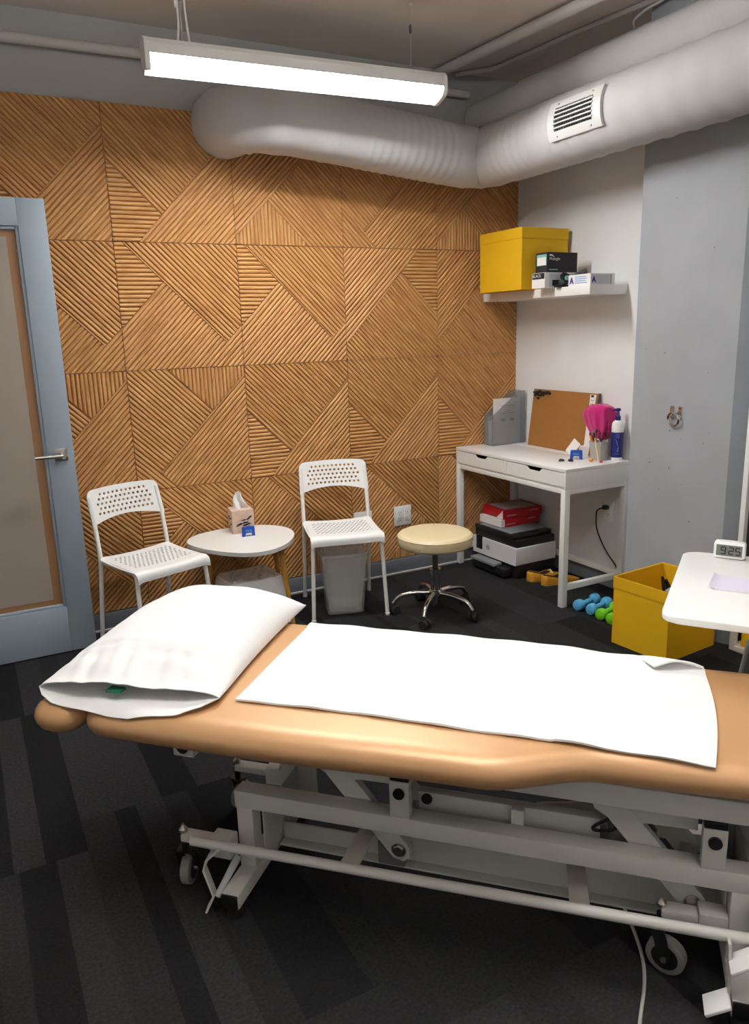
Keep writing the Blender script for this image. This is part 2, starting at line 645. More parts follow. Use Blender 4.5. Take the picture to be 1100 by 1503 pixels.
rnd = random.Random(8)
allslats = []
for c in range(6):
    xa = 0.122 + 0.6 * (c - 1)
    for r in range(4):
        zt = 2.4965 - 0.6 * r
        zb = zt - 0.6
        w = min(0.6, XR - xa)
        p = bx(xa + 0.0006, xa + w - 0.0006, BOARD_Y, YB - 0.0005, zb + 0.0006, zt - 0.0006)
        po = obj('wall_panel', p, 'board', wall_back, smooth=0)
        for poly, dr in ROWS[r][c]:
            P = [(min(0.0015 + x * 0.597, w - 0.0015), 0.0015 + y * 0.597) for x, y in poly]
            for sl in slats_of(P, dr):
                L = max(g[3] - g[2] for g in sl[2])
                score = L * (1.0 if c > 1 else 0.75 if c == 1 else 0.0) * (0.55 if r == 3 else 1.0)
                allslats.append((score, L, sl, xa, zb, po))
allslats.sort(key=lambda q: -q[0])
for q in allslats[:300]:
    vs, fs, uv = [], [], []
    slat_geo(q[2], q[3], q[4], vs, fs, uv, rnd)
    o = bpy.data.objects.new('slat', slat_mesh('slat', vs, fs, uv))
    COL.objects.link(o)
    o.parent = q[5]
vs, fs, uv = [], [], []
for q in allslats[300:]:
    slat_geo(q[2], q[3], q[4], vs, fs, uv, rnd)
o = bpy.data.objects.new('slat_field', slat_mesh('slat_field', vs, fs, uv))
COL.objects.link(o)
o.parent = wall_back
o['kind'] = 'stuff'

# ------------------------------------------------------------------ ducts, pipes, lamps
du = thing('air_duct', 'large grey painted round air duct bending along the ceiling corner, carrying a white vent', 'duct', (2.7, 3.6, 2.2))
path = [(1.29, 3.93, 2.445), (1.29, 3.90, 2.445)] + round_path([(1.29, 3.885, 2.445), (1.30, 3.80, 2.445), (1.36, 3.72, 2.444), (1.47, 3.685, 2.44)], 0.05, 4) + \
       [(1.55, 3.686, 2.436)]
x = 1.62
ribs = set()
while x < 2.47:
    path.append((x, 3.686 + (x - 1.55) * 0.036, 2.436 - (x - 1.55) * 0.082))
    x += 0.0125
arc = round_path([(2.47, 3.72, 2.36), (2.70, 3.725, 2.353), (2.70, 3.49, 2.353)], 0.19, 8)
path += arc
y = 3.48
while y > 2.9:
    path.append((2.70, y, 2.353))
    y -= 0.0145
while y > YF:
    path.append((2.70, y, 2.353))
    y -= 0.033
R0 = 0.1525
rad = []
for i, p in enumerate(path):
    rad.append(R0 + ((0.0035 if p[0] < 2.45 else 0.005) if (i > 12 and i % 4 == 0 and (p[0] > 1.93 or i == 24)) else 0.0))
for i in (3, 9, 13):
    rad[i] = R0 + 0.006
bm = tube([Vector(p) - V(2.7, 3.6, 2.2) for p in path], rad, 40)
obj('duct_body', bm, 'duct', du, smooth=50)
# register on the duct's side, bent to its curve
ang0 = math.radians(196)


def dpt(a, y, r):
    return V(2.70 + r * math.cos(a) - 2.7, y - 3.6, 2.353 + r * math.sin(a) - 2.2)


aT, aB = math.radians(148), math.radians(208)
yN, yFa = 2.665, 3.0
vent = obj('vent_frame', bmesh.new(), 'vent', du)
bm = bmesh.new()
NA = 10
for (a0, a1, y0, y1) in ((aT, aT + 0.2, yN, yFa), (aB - 0.24, aB, yN, yFa), (aT + 0.2, aB - 0.24, yN, yN + 0.05), (aT + 0.2, aB - 0.24, yFa - 0.045, yFa)):
    for k in range(NA):
        b0, b1 = a0 + (a1 - a0) * k / NA, a0 + (a1 - a0) * (k + 1) / NA
        q = [bm.verts.new(dpt(a, yy, R0 + 0.012)) for a, yy in ((b0, y0), (b1, y0), (b1, y1), (b0, y1))]
        bm.faces.new(q)
bmesh.ops.remove_doubles(bm, verts=bm.verts, dist=1e-5)
g = bmesh.ops.extrude_face_region(bm, geom=list(bm.faces))
for v in [e for e in g['geom'] if isinstance(e, bmesh.types.BMVert)]:
    d = V(v.co.x, 0, v.co.z - 0.153)
    v.co -= d.normalized() * 0.016
bmesh.ops.recalc_face_normals(bm, faces=bm.faces)
bm.to_mesh(vent.data)
bm.free()
bm = bmesh.new()
for k in range(NA):
    b0 = aT + 0.18 + (aB - 0.22 - aT - 0.18) * k / NA
    b1 = aT + 0.18 + (aB - 0.22 - aT - 0.18) * (k + 1) / NA
    bm.faces.new([bm.verts.new(dpt(a, yy, R0 + 0.0045)) for a, yy in ((b0, yN + 0.04), (b1, yN + 0.04), (b1, yFa - 0.04), (b0, yFa - 0.04))])
obj('vent_dark_sheet', bm, 'dark', du)  # dark sheet standing in for the shaded hollow behind the louvers
for k in range(5):
    a = aT + 0.2 + (aB - 0.24 - aT - 0.2) * (k + 0.7) / 5.4
    b_ = bmesh.new()
    sweep(b_, [dpt(a, yN + 0.045, R0 + 0.011), dpt(a, yFa - 0.04, R0 + 0.011)], 0, sect=[(0.0025, 0.006), (-0.0025, 0.006), (-0.0025, -0.006), (0.0025, -0.006)])
    obj('louver', b_, 'vent', vent, smooth=0)
for k in range(15):
    yy = yN + 0.06 + (yFa - yN - 0.115) * k / 14
    b_ = bmesh.new()
    pth = [dpt(aT + 0.2 + (aB - 0.24 - aT - 0.2) * j / 5, yy, R0 + 0.007) for j in range(6)]
    sweep(b_, pth, 0.0018, 4)
    obj('louver_blade', b_, 'greyprint', vent, smooth=0)
for yy, a in ((yN + 0.06, aT + 0.1), (yFa - 0.06, aT + 0.1), (yN + 0.06, aB - 0.1), (yFa - 0.06, aB - 0.1)):
    b_ = bmesh.new()
    bmesh.ops.create_icosphere(b_, subdivisions=1, radius=0.005)
    bmesh.ops.translate(b_, verts=b_.verts, vec=dpt(a, yy, R0 + 0.012))
    obj('screw', b_, 'steel', vent)

pth = [(2.83, 3.93, 2.596)]
yy = 3.88
while yy > YF:
    pth.append((2.83, yy, 2.596))
    yy -= 0.06
rad = [0.107 + (0.003 if i % 22 == 10 else 0) for i in range(len(pth))]
tag(obj('air_duct', tube(pth, rad, 36), 'duct', smooth=50), 'slimmer grey round duct running above the big duct, next to the ceiling', 'duct')

tag(obj('ceiling_pipe', tube([(2.512, 3.93, 2.805), (2.60, 2.75, 2.805), (2.95, -2.0, 2.805)], 0.026, 16), 'pipe'),
    'thick off-white pipe running under the ceiling beside the lamp toward the camera', 'pipe')
tag(obj('wall_pipe', tube([(-1.55, 3.89, 2.685), (0.34, 3.89, 2.70), (2.6, 3.89, 2.722), (2.72, 3.89, 2.722)], 0.021, 14), 'pipe'),
    'horizontal grey-white pipe running along the back wall above the wooden panels', 'pipe')
tag(obj('conduit', tube(round_path([(2.66, 3.92, 2.825), (2.79, 3.75, 2.82), (2.84, 3.2, 2.825), (2.93, 2.4, 2.825), (3.04, -2, 2.825)], 0.05), 0.0125, 10), 'pipe'),
    'thin pale electrical conduit with an elbow, under the ceiling beside the ducts', 'conduit')
tag(obj('ceiling_cable', tube(round_path([(2.90, 2.55, 2.818), (2.89, 2.78, 2.80), (2.90, 2.86, 2.78), (2.94, 2.87, 2.745)], 0.05), 0.006, 8), 'pipe'),
    'short white cable looping from the ceiling conduit down to the slim duct', 'cable')


def linear_lamp(label, p0, p1, z, glow, wire_top):
    p0, p1 = Vector(p0), Vector(p1)
    d = p1 - p0
    L = d.length
    t = thing('linear_lamp', label, 'lamp', ((p0.x + p1.x) / 2, (p0.y + p1.y) / 2, z), math.atan2(d.y, d.x), 'suspended linear lamps')
    h = 0.046
    # section offsets are (up, toward the room): opaque top, lens wraps the lower front, back skirt added to shade duct and wall
    sec = [(0.047, -0.03), (0.047, 0.03), (0.028, 0.046), (-0.0115, 0.0485), (-0.0115, 0.044), (-0.047, -0.03), (-0.067, -0.041), (-0.067, -0.046), (0.03, -0.047)]
    obj('lamp_housing', tube([(-L / 2, 0, 0), (L / 2, 0, 0)], 0, sect=sec), 'vent', t, smooth=20)
    sec = [(-0.012, 0.0445), (-0.012, 0.048), (-0.022, 0.046), (-0.036, 0.038), (-0.048, 0.022), (-0.0525, 0.0), (-0.052, -0.028), (-0.048, -0.029)]
    obj('diffuser', tube([(-L / 2 + 0.012, 0, 0), (L / 2 - 0.012, 0, 0)], 0, sect=sec), glow, t, smooth=50)
    if glow != 'glow_far':
        obj('up_fill_strip', bx(-L / 2 + 0.05, L / 2 - 0.05, -0.018, 0.018, 0.047, 0.049), 'glow_up_fill', t, smooth=0)  # added up-facing glow, gives soft fill by way of the ceiling
    sec = [(0.03, 0.049), (0.05, 0.026), (0.05, -0.026), (0.03, -0.049), (-0.03, -0.049), (-0.0685, -0.049), (-0.0685, -0.03), (-0.060, 0), (-0.055, 0.018), (-0.047, 0.038), (-0.03, 0.049)]
    for s in (-1, 1):
        obj('end_cap', tube([(s * L / 2 - s * 0.012, 0, 0), (s * (L / 2 + 0.008), 0, 0)], 0, sect=sec), 'vent', t, smooth=20)
    ztop = wire_top - z
    for s in (-1, 1):
        xw = s * (L / 2 - 0.15)
        w = obj('suspension_wire', tube([(xw, 0, 0.045), (xw, 0, ztop)], 0.0015, 6), 'steel', t)
        obj('wire_gripper', lathe([(0.004, 0), (0.006, 0.006), (0.006, 0.03), (0.003, 0.036)], 10, (xw, 0, ztop - 0.12)), 'dkgrey', t)
        obj('ceiling_cup', lathe([(0.014, 0), (0.014, 0.004), (0.006, 0.01)], 12, (xw, 0, ztop - 0.011)), 'vent', t)
    xw = -(L / 2 - 0.15)
    pts = [(xw - 0.02, 0, 0.045), (xw - 0.008, 0.004, 0.12), (xw - 0.014, 0, 0.2), (xw - 0.004, 0, ztop)]
    obj('feed_cord', tube(round_path(pts, 0.04), 0.0045, 8), 'vent', t)
    obj('feed_cord', tube(round_path([(xw + 0.028, 0, 0.045), (xw + 0.02, 0.004, 0.14), (xw + 0.012, 0, ztop)], 0.04), 0.0045, 8), 'vent', t)
    obj('cord_clamp', bx(xw - 0.024, xw - 0.008, -0.008, 0.008, 0.17, 0.2, 0.002), 'vent', t)
    return t


linear_lamp('lit linear lamp hanging in front of the big duct, above the wooden wall', (0.797, 3.30, 0), (2.10, 3.22, 0), 2.522, 'glow_far', ZC)
linear_lamp('lit linear lamp hanging above the treatment table', (0.05, 1.28, 0), (1.37, 1.18, 0), 2.523, 'glow_near', ZC)
linear_lamp('added unseen linear lamp behind the camera, fill for the near half of the room', (0.3, -0.75, 0), (1.62, -0.9, 0), 2.523, 'glow_fill', ZC)  # lamp added out of view to lift the front lighting

# ------------------------------------------------------------------ open glazed door against the back wall
door = bpy.data.objects.new('door_1', None)
COL.objects.link(door)
door.location = (-0.45, 3.72, 0.006)
door['kind'] = 'structure'
DW, DH = 0.868, 2.034
for nm, x0, x1, z0, z1 in (('door_stile', DW - 0.113, DW, 0, DH), ('door_stile', 0, 0.113, 0, DH), ('top_rail', 0.113, DW - 0.113, DH - 0.113, DH), ('bottom_rail', 0.113, DW - 0.113, 0, 0.222)):
    obj(nm, bx(x0, x1, 0, 0.042, z0, z1, 0.0015), 'door', door)
for nm, x0, x1, z0, z1 in (('glazing_bead', DW - 0.127, DW - 0.113, 0.222, DH - 0.113), ('glazing_bead', 0.113, 0.127, 0.222, DH - 0.113),
                           ('glazing_bead', 0.127, DW - 0.127, 0.222, 0.236), ('glazing_bead', 0.127, DW - 0.127, DH - 0.127, DH - 0.113)):
    obj(nm, bx(x0, x1, 0.006, 0.036, z0, z1, 0.003), 'door', door)
gp = obj('glass_pane', bx(0.12, DW - 0.12, 0.018, 0.024, 0.229, DH - 0.12), 'clear', door, smooth=0)
obj('frosted_film', bx(0.165, DW - 0.165, 0.0165, 0.0175, 0.262, DH - 0.155), 'film', gp, smooth=0, label='frosted beige film inset on the glass')
for yy, s in ((0.0, -1), (0.042, 1)):
    rose = obj('handle_rose', bx(DW - 0.082, DW - 0.028, yy + (s * 0.008 if s < 0 else 0), yy + (0 if s < 0 else 0.008), 0.915, 0.969, 0.0015), 'steel', door)
    bm = tube([(DW - 0.055, yy, 0.942), (DW - 0.055, yy + s * 0.045, 0.942)], 0.0095, 14)
    sweep(bm, round_path([(DW - 0.055, yy + s * 0.045, 0.942), (DW - 0.055, yy + s * 0.052, 0.942), (DW - 0.17, yy + s * 0.052, 0.942)], 0.004), 0.0085, 12)
    obj('lever_handle', bm, 'steel', rose)
    obj('key_cylinder', tube([(DW - 0.045, yy + s * 0.006, 0.927), (DW - 0.045, yy + s * 0.012, 0.927)], 0.006, 12), 'steel', rose)
obj('latch_bolt', bx(DW, DW + 0.012, 0.014, 0.028, 0.936, 0.950, 0.002), 'steel', door)
for z in (0.2, 1.0, 1.8):
    obj('hinge', tube([(-0.005, 0.045, z), (-0.005, 0.045, z + 0.1)], 0.008, 10), 'steel', door)


# ------------------------------------------------------------------ perforated white chairs
def make_chair(label, loc, rz):
    t = thing('perforated_chair', label, 'chair', loc, rz, 'white perforated chairs by the wall')
    # local: +y toward the backrest, x across
    hw = 0.183
    for s in (-1, 1):
        # rear leg and back post are one continuous tube
        pth = round_path([(s * 0.185, 0.245, 0.004), (s * 0.18, 0.175, 0.45), (s * 0.178, 0.205, 0.62), (s * 0.176, 0.235, 0.735)], 0.06, 4)
        leg = obj('rear_leg', tube(pth, 0.0105, 14), 'white_metal', t)
        obj('foot_cap', lathe([(0.011, 0), (0.0125, 0.003), (0.0125, 0.014), (0.011, 0.016)], 14, (s * 0.185, 0.245, 0.0)), 'white_plastic', leg)
        pth = round_path([(s * 0.195, -0.165, 0.004), (s * 0.178, -0.135, 0.42), (s * 0.176, -0.12, 0.438), (s * 0.176, 0.17, 0.437)], 0.02, 4)
        leg = obj('front_leg', tube(pth, 0.0105, 14), 'white_metal', t)
        obj('foot_cap', lathe([(0.011, 0), (0.0125, 0.003), (0.0125, 0.014), (0.011, 0.016)], 14, (s * 0.195, -0.165, 0.0)), 'white_plastic', leg)
    obj('stretcher', tube([(-0.176, 0.12, 0.434), (0.176, 0.12, 0.434)], 0.007, 10), 'white_metal', t)
    # seat: perforated field plus a waterfall front lip
    W2, y0, y1 = 0.19, -0.105, 0.175
    xs = [-W2 + 2 * W2 * k / 16 for k in range(17)]
    out = [(x, y0) for x in xs] + [(W2, y0 + (y1 - 0.02 - y0) * k / 6) for k in range(1, 7)]
    out += [(W2 - 0.02 + 0.02 * math.cos(a), y1 - 0.02 + 0.02 * math.sin(a)) for a in (0.5, 1.0, 1.5708)]
    out += [(x, y1) for x in xs[::-1][2:-2]]
    out += [(-W2 + 0.02 - 0.02 * math.sin(a), y1 - 0.02 + 0.02 * math.cos(a)) for a in (0.07, 0.57, 1.07)]
    out += [(-W2, y1 - 0.02 - (y1 - 0.02 - y0) * k / 6) for k in range(0, 6)]
    holes = []
    for r in range(10):
        for c in range(14 if r % 2 == 0 else 13):
            holes.append((-0.143 + 0.022 * c + (0.011 if r % 2 else 0), y0 + 0.035 + r * 0.0215))
    bm = perforated(out, holes, 0.0062, 8)
    ys = [y0 - 0.012 * k for k in range(1, 9)]
    prev = None
    bmesh.ops.remove_doubles(bm, verts=bm.verts, dist=1e-6)
    bm.verts.ensure_lookup_table()
    prev = [min(bm.verts, key=lambda v: (v.co.x - x) ** 2 + (v.co.y - y0) ** 2) for x in xs]
    for yy in ys:
        cur = [bm.verts.new((x, yy, 0)) for x in xs]
        for i in range(16):
            bm.faces.new((prev[i], prev[i + 1], cur[i + 1], cur[i]))
        prev = cur
    for v in bm.verts:
        x, y = v.co.x, v.co.y
        dish = 0.010 * (1 - (x / W2) ** 2)
        if y >= -0.135:
            z = 0.449 + 0.010 * ((y + 0.02) / 0.2) ** 2 - dish
            yn = y
        else:
            a = (-0.135 - y) / 0.03
            a = min(a, 1.45)
            rest = max(0, (-0.135 - y) - 0.0435)
            yn = -0.135 - 0.03 * math.sin(a)
            z = 0.4516 - 0.03 * (1 - math.cos(a)) - rest - dish * max(0, 1 - a / 1.2)
        if abs(x) > 0.178:
            z -= (abs(x) - 0.178) * 0.8
        v.co = Vector((x, yn, z))
    obj('seat', bm, 'white_plastic', t, smooth=50, solid=0.004)
    # backrest
    H = 0.17
    out = []
    n = 18
    for k in range(n + 1):   # lower edge, arched
        x = -W2 + 2 * W2 * k / n
        out.append((x, 0.030 * (1 - (x / W2) ** 2)))
    R = 0.035
    for k in range(1, 6):
        out.append((W2 - 0.004 * k / 6, (H - R) * k / 6))
    for k in range(7):
        a = math.pi / 2 * k / 6
        out.append((W2 - 0.004 - R + R * math.cos(a), H - R + R * math.sin(a)))
    for k in range(1, 8):
        out.append(((W2 - 0.004 - R) * (1 - 2 * k / 8), H + 0.004 * math.sin(math.pi * k / 8)))
    for k in range(7):
        a = math.pi / 2 + math.pi / 2 * k / 6
        out.append((-W2 + 0.004 + R + R * math.cos(a), H - R + R * math.sin(a)))
    for k in range(5, 0, -1):
        out.append((-W2 + 0.004 * k / 6, (H - R) * k / 6))
    holes = []
    for r in range(5):
        for c in range(12 if r % 2 else 13):
            if r == 4 and c in (0, 12):
                continue
            holes.append((-0.138 + 0.023 * c + (0.0115 if r % 2 else 0), 0.052 + r * 0.0225))
    bm = perforated(out, holes, 0.0066, 10)
    for v in bm.verts:
        x, h = v.co.x, v.co.y
        yb = 0.207 + h * 0.26 + 0.022 * (1 - (x / W2) ** 2)
        v.co = Vector((x, yb - 0.012, 0.603 + h * 0.97))
    obj('backrest', bm, 'white_plastic', t, smooth=50, solid=0.006)
    return t


A15 = math.radians(19)
make_chair('white perforated chair nearest the open grey door, left of the small round-cornered table', (0.700, 3.548, 0), A15)
make_chair('white perforated chair with the waste bin standing under its seat', (1.675, 3.545, 0), math.radians(-15.4))

# ------------------------------------------------------------------ side table, tissue box, small blue signs, step stool
ST = [(0.898, 3.737), (0.965, 3.83), (1.07, 3.875), (1.20, 3.888), (1.335, 3.85), (1.42, 3.75), (1.43, 3.63), (1.385, 3.515), (1.30, 3.41), (1.19, 3.352), (1.085, 3.372), (0.985, 3.475), (0.91, 3.62)]
SC0 = (1.17, 3.62)
poly = smooth_closed([(x - SC0[0], y - SC0[1]) for x, y in ST], 5)
st = thing('side_table', 'small white teardrop-shaped side table on slanted wooden legs between the two chairs', 'table', (SC0[0], SC0[1], 0))
bm = prism(poly, 0.43, 0.45, 0.006, 3)
obj('tabletop', bm, 'table_white', st, smooth=40)
for (tx, ty), (fx, fy) in (((0.125, -0.15), (0.165, -0.175)), ((-0.165, 0.07), (-0.215, 0.085)), ((0.185, 0.12), (0.245, 0.175))):
    leg = obj('leg', tube([(fx, fy, 0.0), (fx + (tx - fx) * 0.9, fy + (ty - fy) * 0.9, 0.37), (tx, ty, 0.432)], [0.0095, 0.0145, 0.0165], 14), 'leg_wood', st)
for (tx, ty) in ((0.125, -0.15), (-0.165, 0.07), (0.185, 0.12)):
    obj('leg_bracket', lathe([(0.03, 0.424), (0.03, 0.43)], 16, (tx, ty, 0)), 'leg_wood', st)

TB = thing('tissue_box', 'pale cube tissue box with dark landscape print and a tissue standing out', 'tissue box', (1.205, 3.788, 0.45), math.radians(-6))
bm = bx(-0.057, 0.057, -0.057, 0.057, 0, 0.122, 0.002)
obj('carton', bm, 'tissue_box', TB)
# printed skyline on the faces: flat print
rr = random.Random(4)
for face in range(2):
    bm = bmesh.new()
    for k in range(12):
        w = rr.uniform(0.016, 0.044)
        cx = rr.uniform(-0.052 + w / 2, 0.052 - w / 2)
        cz = rr.choice([0.078, 0.072, 0.05, 0.04, 0.03, 0.02]) + rr.uniform(-0.006, 0.006)
        h = rr.uniform(0.004, 0.010)
        pts = [(cx - w / 2, cz), (cx, cz - h * 0.5), (cx + w / 2, cz + h * 0.4), (cx + w * 0.2, cz + h)]
        vs = [bm.verts.new((x, -0.0575, z) if face == 0 else (-0.0575, -x, z)) for x, z in pts]
        bm.faces.new(vs)
    obj('printed_scene', bm, 'ink', TB, smooth=0, kind='stuff')


def tissue(u, v):
    a = (u - 0.5) * 2
    z = 0.12 + v * 0.085
    w = 0.042 * (1 - 0.55 * v)
    return Vector((a * w - 0.012 * v + 0.004 * math.sin(v * 7), 0.012 * math.sin(a * 4 + v * 3) * (1 - 0.3 * v) + 0.004 * math.sin(9 * a), z + 0.008 * math.sin(a * 2.4 + 1.2) * v))


obj('tissue', grid(14, 8, tissue), 'linen', TB, smooth=80, solid=0.001)


def blue_sign(label, loc, rz):
    """little blue two-legged block with pale marks"""
    t = thing('number_stand', label, 'sign', loc, rz)
    pts = [(-0.033, 0), (-0.018, 0), (-0.018, 0.012), (0.018, 0.012), (0.018, 0), (0.033, 0), (0.031, 0.046), (0.028, 0.05), (-0.028, 0.05), (-0.031, 0.046)]
    bm = prism(pts, -0.009, 0.009, 0.0015, 2)
    for v in bm.verts:
        v.co = Vector((v.co.x, -v.co.z, v.co.y))
    obj('block', bm, 'blue', t)
    text('lettering', 'N/A', 0.019, 'teal', t, (0, -0.0097, 0.0235), (1, 0, 0), (0, 0, 1), align='CENTER')
    obj('white_label', bx(-0.015, 0.015, -0.0098, -0.009, 0.0125, 0.0175), 'paper', t, smooth=0)
    return t


blue_sign('small blue two-legged stand with pale lettering, leaning by the tissue box', (1.20, 3.665, 0.45), math.radians(-4))

SS = thing('step_stool', 'light grey plastic step stool with a perforated top, tucked under the side table', 'stool', (1.185, 3.655, 0), math.radians(3))
outl = rrect(0.27, 0.23, 0.03, 4)
dn = []
for k in range(len(outl)):
    a, b = outl[k], outl[(k + 1) % len(outl)]
    dn += [a, ((a[0] + b[0]) / 2, (a[1] + b[1]) / 2)]
hl = [(-0.105 + 0.042 * c + (0.021 if r % 2 else 0), -0.078 + 0.039 * r) for r in range(5) for c in range(6 - (r % 2))]
bm = perforated(outl, hl, 0.0105, 8)
obj('step_top', bm, 'white_plastic', SS, loc=(0, 0, 0.245), solid=0.006)
bm = bmesh.new()
prof = [(0.27, 0.23, 0.245, 0.03), (0.285, 0.245, 0.236, 0.034), (0.33, 0.275, 0.12, 0.036), (0.345, 0.292, 0.012, 0.04), (0.352, 0.298, 0.0, 0.04)]
rings = [[bm.verts.new((x, y, z)) for x, y in rrect(w, h, r, 4)] for w, h, z, r in prof]
for i in range(len(rings) - 1):
    n = len(rings[i])
    for k in range(n):
        # arched openings between the feet: skip the middle of each lower side
        mid = (Vector(rings[i][k].co) + Vector(rings[i][(k + 1) % n].co)) / 2
        if i >= 3 and (Vector(rings[i][k].co) - Vector(rings[i][(k + 1) % n].co)).length > 0.1:
            continue
        bm.faces.new((rings[i][k], rings[i][(k + 1) % n], rings[i + 1][(k + 1) % n], rings[i + 1][k]))
obj('stool_body', bm, 'white_plastic', SS, smooth=60, solid=0.004)

# ------------------------------------------------------------------ waste bin under chair two
WB = thing('waste_bin', 'translucent square waste bin with a liner and some rubbish, under the perforated chair', 'bin', (1.665, 3.535, 0), math.radians(-17))


def bin_rings(bm, spec):
    rings = [[bm.verts.new((x, y, z)) for x, y in rrect(w, h, r, 4)] for w, h, z, r in spec]
    for i in range(len(rings) - 1):
        n = len(rings[i])
        for k in range(n):
            bm.faces.new((rings[i][k], rings[i][(k + 1) % n], rings[i + 1][(k + 1) % n], rings[i + 1][k]))
    return rings


bm = bmesh.new()
rg = bin_rings(bm, [(0.19, 0.15, 0.004, 0.02), (0.25, 0.19, 0.33, 0.028), (0.262, 0.202, 0.333, 0.03), (0.264, 0.204, 0.318, 0.03)])
bm.faces.new(rg[0][::-1])
obj('bin_body', bm, 'bin', WB, smooth=50, solid=0.0025)
bm = bmesh.new()
rr = random.Random(2)
spec = [(0.17, 0.13, 0.012, 0.02), (0.19, 0.145, 0.1, 0.02), (0.215, 0.16, 0.2, 0.02), (0.235, 0.175, 0.318, 0.025)]
rings = []
for w, h, z, r in spec:
    ring = rrect(w, h, r, 9)
    fold_ = [0.04 * math.sin(q * 2.1) + 0.03 * math.sin(q * 3.7 + 1) - 0.05 for q in range(len(ring))]
    rings.append([bm.verts.new((x * (1 + fo + rr.uniform(-0.015, 0.01)), y * (1 + fo + rr.uniform(-0.015, 0.01)), z + rr.uniform(-0.004, 0.004))) for (x, y), fo in zip(ring, fold_)])
for i in range(len(rings) - 1):
    n = len(rings[i])
    for k in range(n):
        bm.faces.new((rings[i][k], rings[i][(k + 1) % n], rings[i + 1][(k + 1) % n], rings[i + 1][k]))
obj('bin_liner', bm, 'bag', WB, smooth=20, solid=0.001)
for k in range(7):
    bm = bmesh.new()
    bmesh.ops.create_icosphere(bm, subdivisions=2, radius=1)
    for v in bm.verts:
        v.co *= rr.uniform(0.75, 1.1)
        v.co = Vector((v.co.x * 0.035 + rr.uniform(-0.002, 0.002) + (-0.05 + 0.033 * (k % 4)), v.co.y * 0.03 + (-0.02 + 0.045 * (k // 4)), 0.03 + v.co.z * 0.018 + 0.018 * (k // 4)))
    obj('crumpled_tissue', bm, 'linen', WB, smooth=0)

# ------------------------------------------------------------------ rolling stool
RS = thing('rolling_stool', 'round cream vinyl rolling stool on a chrome five-star base', 'stool', (2.044, 3.218, 0))
prof = [(0.02, 0.372), (0.17, 0.372), (0.186, 0.376), (0.192, 0.388), (0.1925, 0.41), (0.192, 0.424), (0.1905, 0.4265), (0.194, 0.4285), (0.1905, 0.4305), (0.187, 0.437), (0.176, 0.443), (0.14, 0.446), (0.02, 0.447)]
obj('seat', lathe(prof, 56), 'cream', RS, smooth=50)
obj('seat_plate', lathe([(0.09, 0.360), (0.09, 0.372)], 24), 'black', RS)
obj('gas_lift', lathe([(0.015, 0.245), (0.015, 0.36)], 18), 'dkgrey', RS)
obj('column', lathe([(0.022, 0.05), (0.022, 0.06), (0.0255, 0.062), (0.0255, 0.24), (0.029, 0.242), (0.029, 0.25), (0.016, 0.252)], 20), 'chrome', RS)
obj('hub', lathe([(0.03, 0.098), (0.036, 0.103), (0.036, 0.128), (0.029, 0.135)], 20), 'chrome', RS)
for k, a in enumerate([222, 294, 151, 10, 81]):
    a = math.radians(a)
    c, s = math.cos(a), math.sin(a)
    pth = round_path([(0.025 * c, 0.025 * s, 0.118), (0.12 * c, 0.12 * s, 0.118), (0.195 * c, 0.195 * s, 0.100), (0.222 * c, 0.222 * s, 0.062)], 0.05, 5)
    leg = obj('leg', tube(pth, [0.0135 - 0.003 * i / (len(pth) - 1) for i in range(len(pth))], 14), 'chrome', RS)
    cas = bmesh.new()
    w = a + 1.2 + 0.5 * k if k != 2 else a + math.pi + 0.5
    cw, sw = math.cos(w), math.sin(w)
    cx, cy = 0.222 * c, 0.222 * s
    for q in (-1, 1):
        ax = Vector((-sw, cw, 0))
        p = Vector((cx + cw * 0.008, cy + sw * 0.008, 0.025))
        sweep(cas, [p + ax * (q * 0.006), p + ax * (q * 0.022)], [0.025, 0.024], 20)
    sweep(cas, [(cx, cy, 0.04), (cx, cy, 0.066)], [0.014, 0.011], 12)
    obj('caster', cas, 'rubber', leg)

# ------------------------------------------------------------------ outlets
def outlet(label, loc, wide, axis, name='wall_outlet'):
    t = thing(name, label, 'outlet', loc, axis)
    w = 0.118 if wide else 0.074
    obj('cover_plate', bx(-w / 2, w / 2, -0.006, 0, -0.06, 0.06, 0.002), 'white_plastic', t)
    for gx in ((-0.025, 0.025) if wide else (0,)):
        ins = obj('socket', bx(gx - 0.017, gx + 0.017, -0.0085, -0.005, -0.034, 0.034, 0.002), 'white_plastic', t)
        for gz in (-0.019, 0.019):
            bm = bmesh.new()
            for dx in (-0.006, 0.006):
                box(bm, (gx + dx, -0.0087, gz + 0.003), (0.002, 0.001, 0.008))
            box(bm, (gx, -0.0087, gz - 0.008), (0.004, 0.001, 0.004))
            obj('socket_slot', bm, 'ink', ins, smooth=0, kind='stuff')
    return t


outlet('white double outlet plate on the slatted wood wall behind the cream stool', (2.255, 3.9145, 0.362), True, 0)
outlet('white outlet plate on the wood wall half hidden behind the perforated chair', (1.985, 3.9145, 0.362), True, 0)
outlet('white outlet plate on the white wall under the desk, with a black plug in it', (3.105, 3.075, 0.435), False, -math.pi / 2)
PC = thing('power_cord', 'black power cord with plug hanging from the outlet under the desk', 'cord', (3.09, 3.08, 0.46))
obj('plug', bx(-0.024, 0.006, -0.014, 0.014, -0.012, 0.012, 0.004), 'black', PC)
obj('cord', tube(round_path([(-0.02, 0, 0), (-0.045, 0.03, -0.015), (-0.042, 0.035, -0.12), (-0.02, -0.02, -0.24), (0.0088, -0.09, -0.33), (0.0088, -0.12, -0.40), (0.0088, -0.10, -0.455), (0.0088, 0.3, -0.4555)], 0.05, 6), 0.0042, 8), 'black', PC)

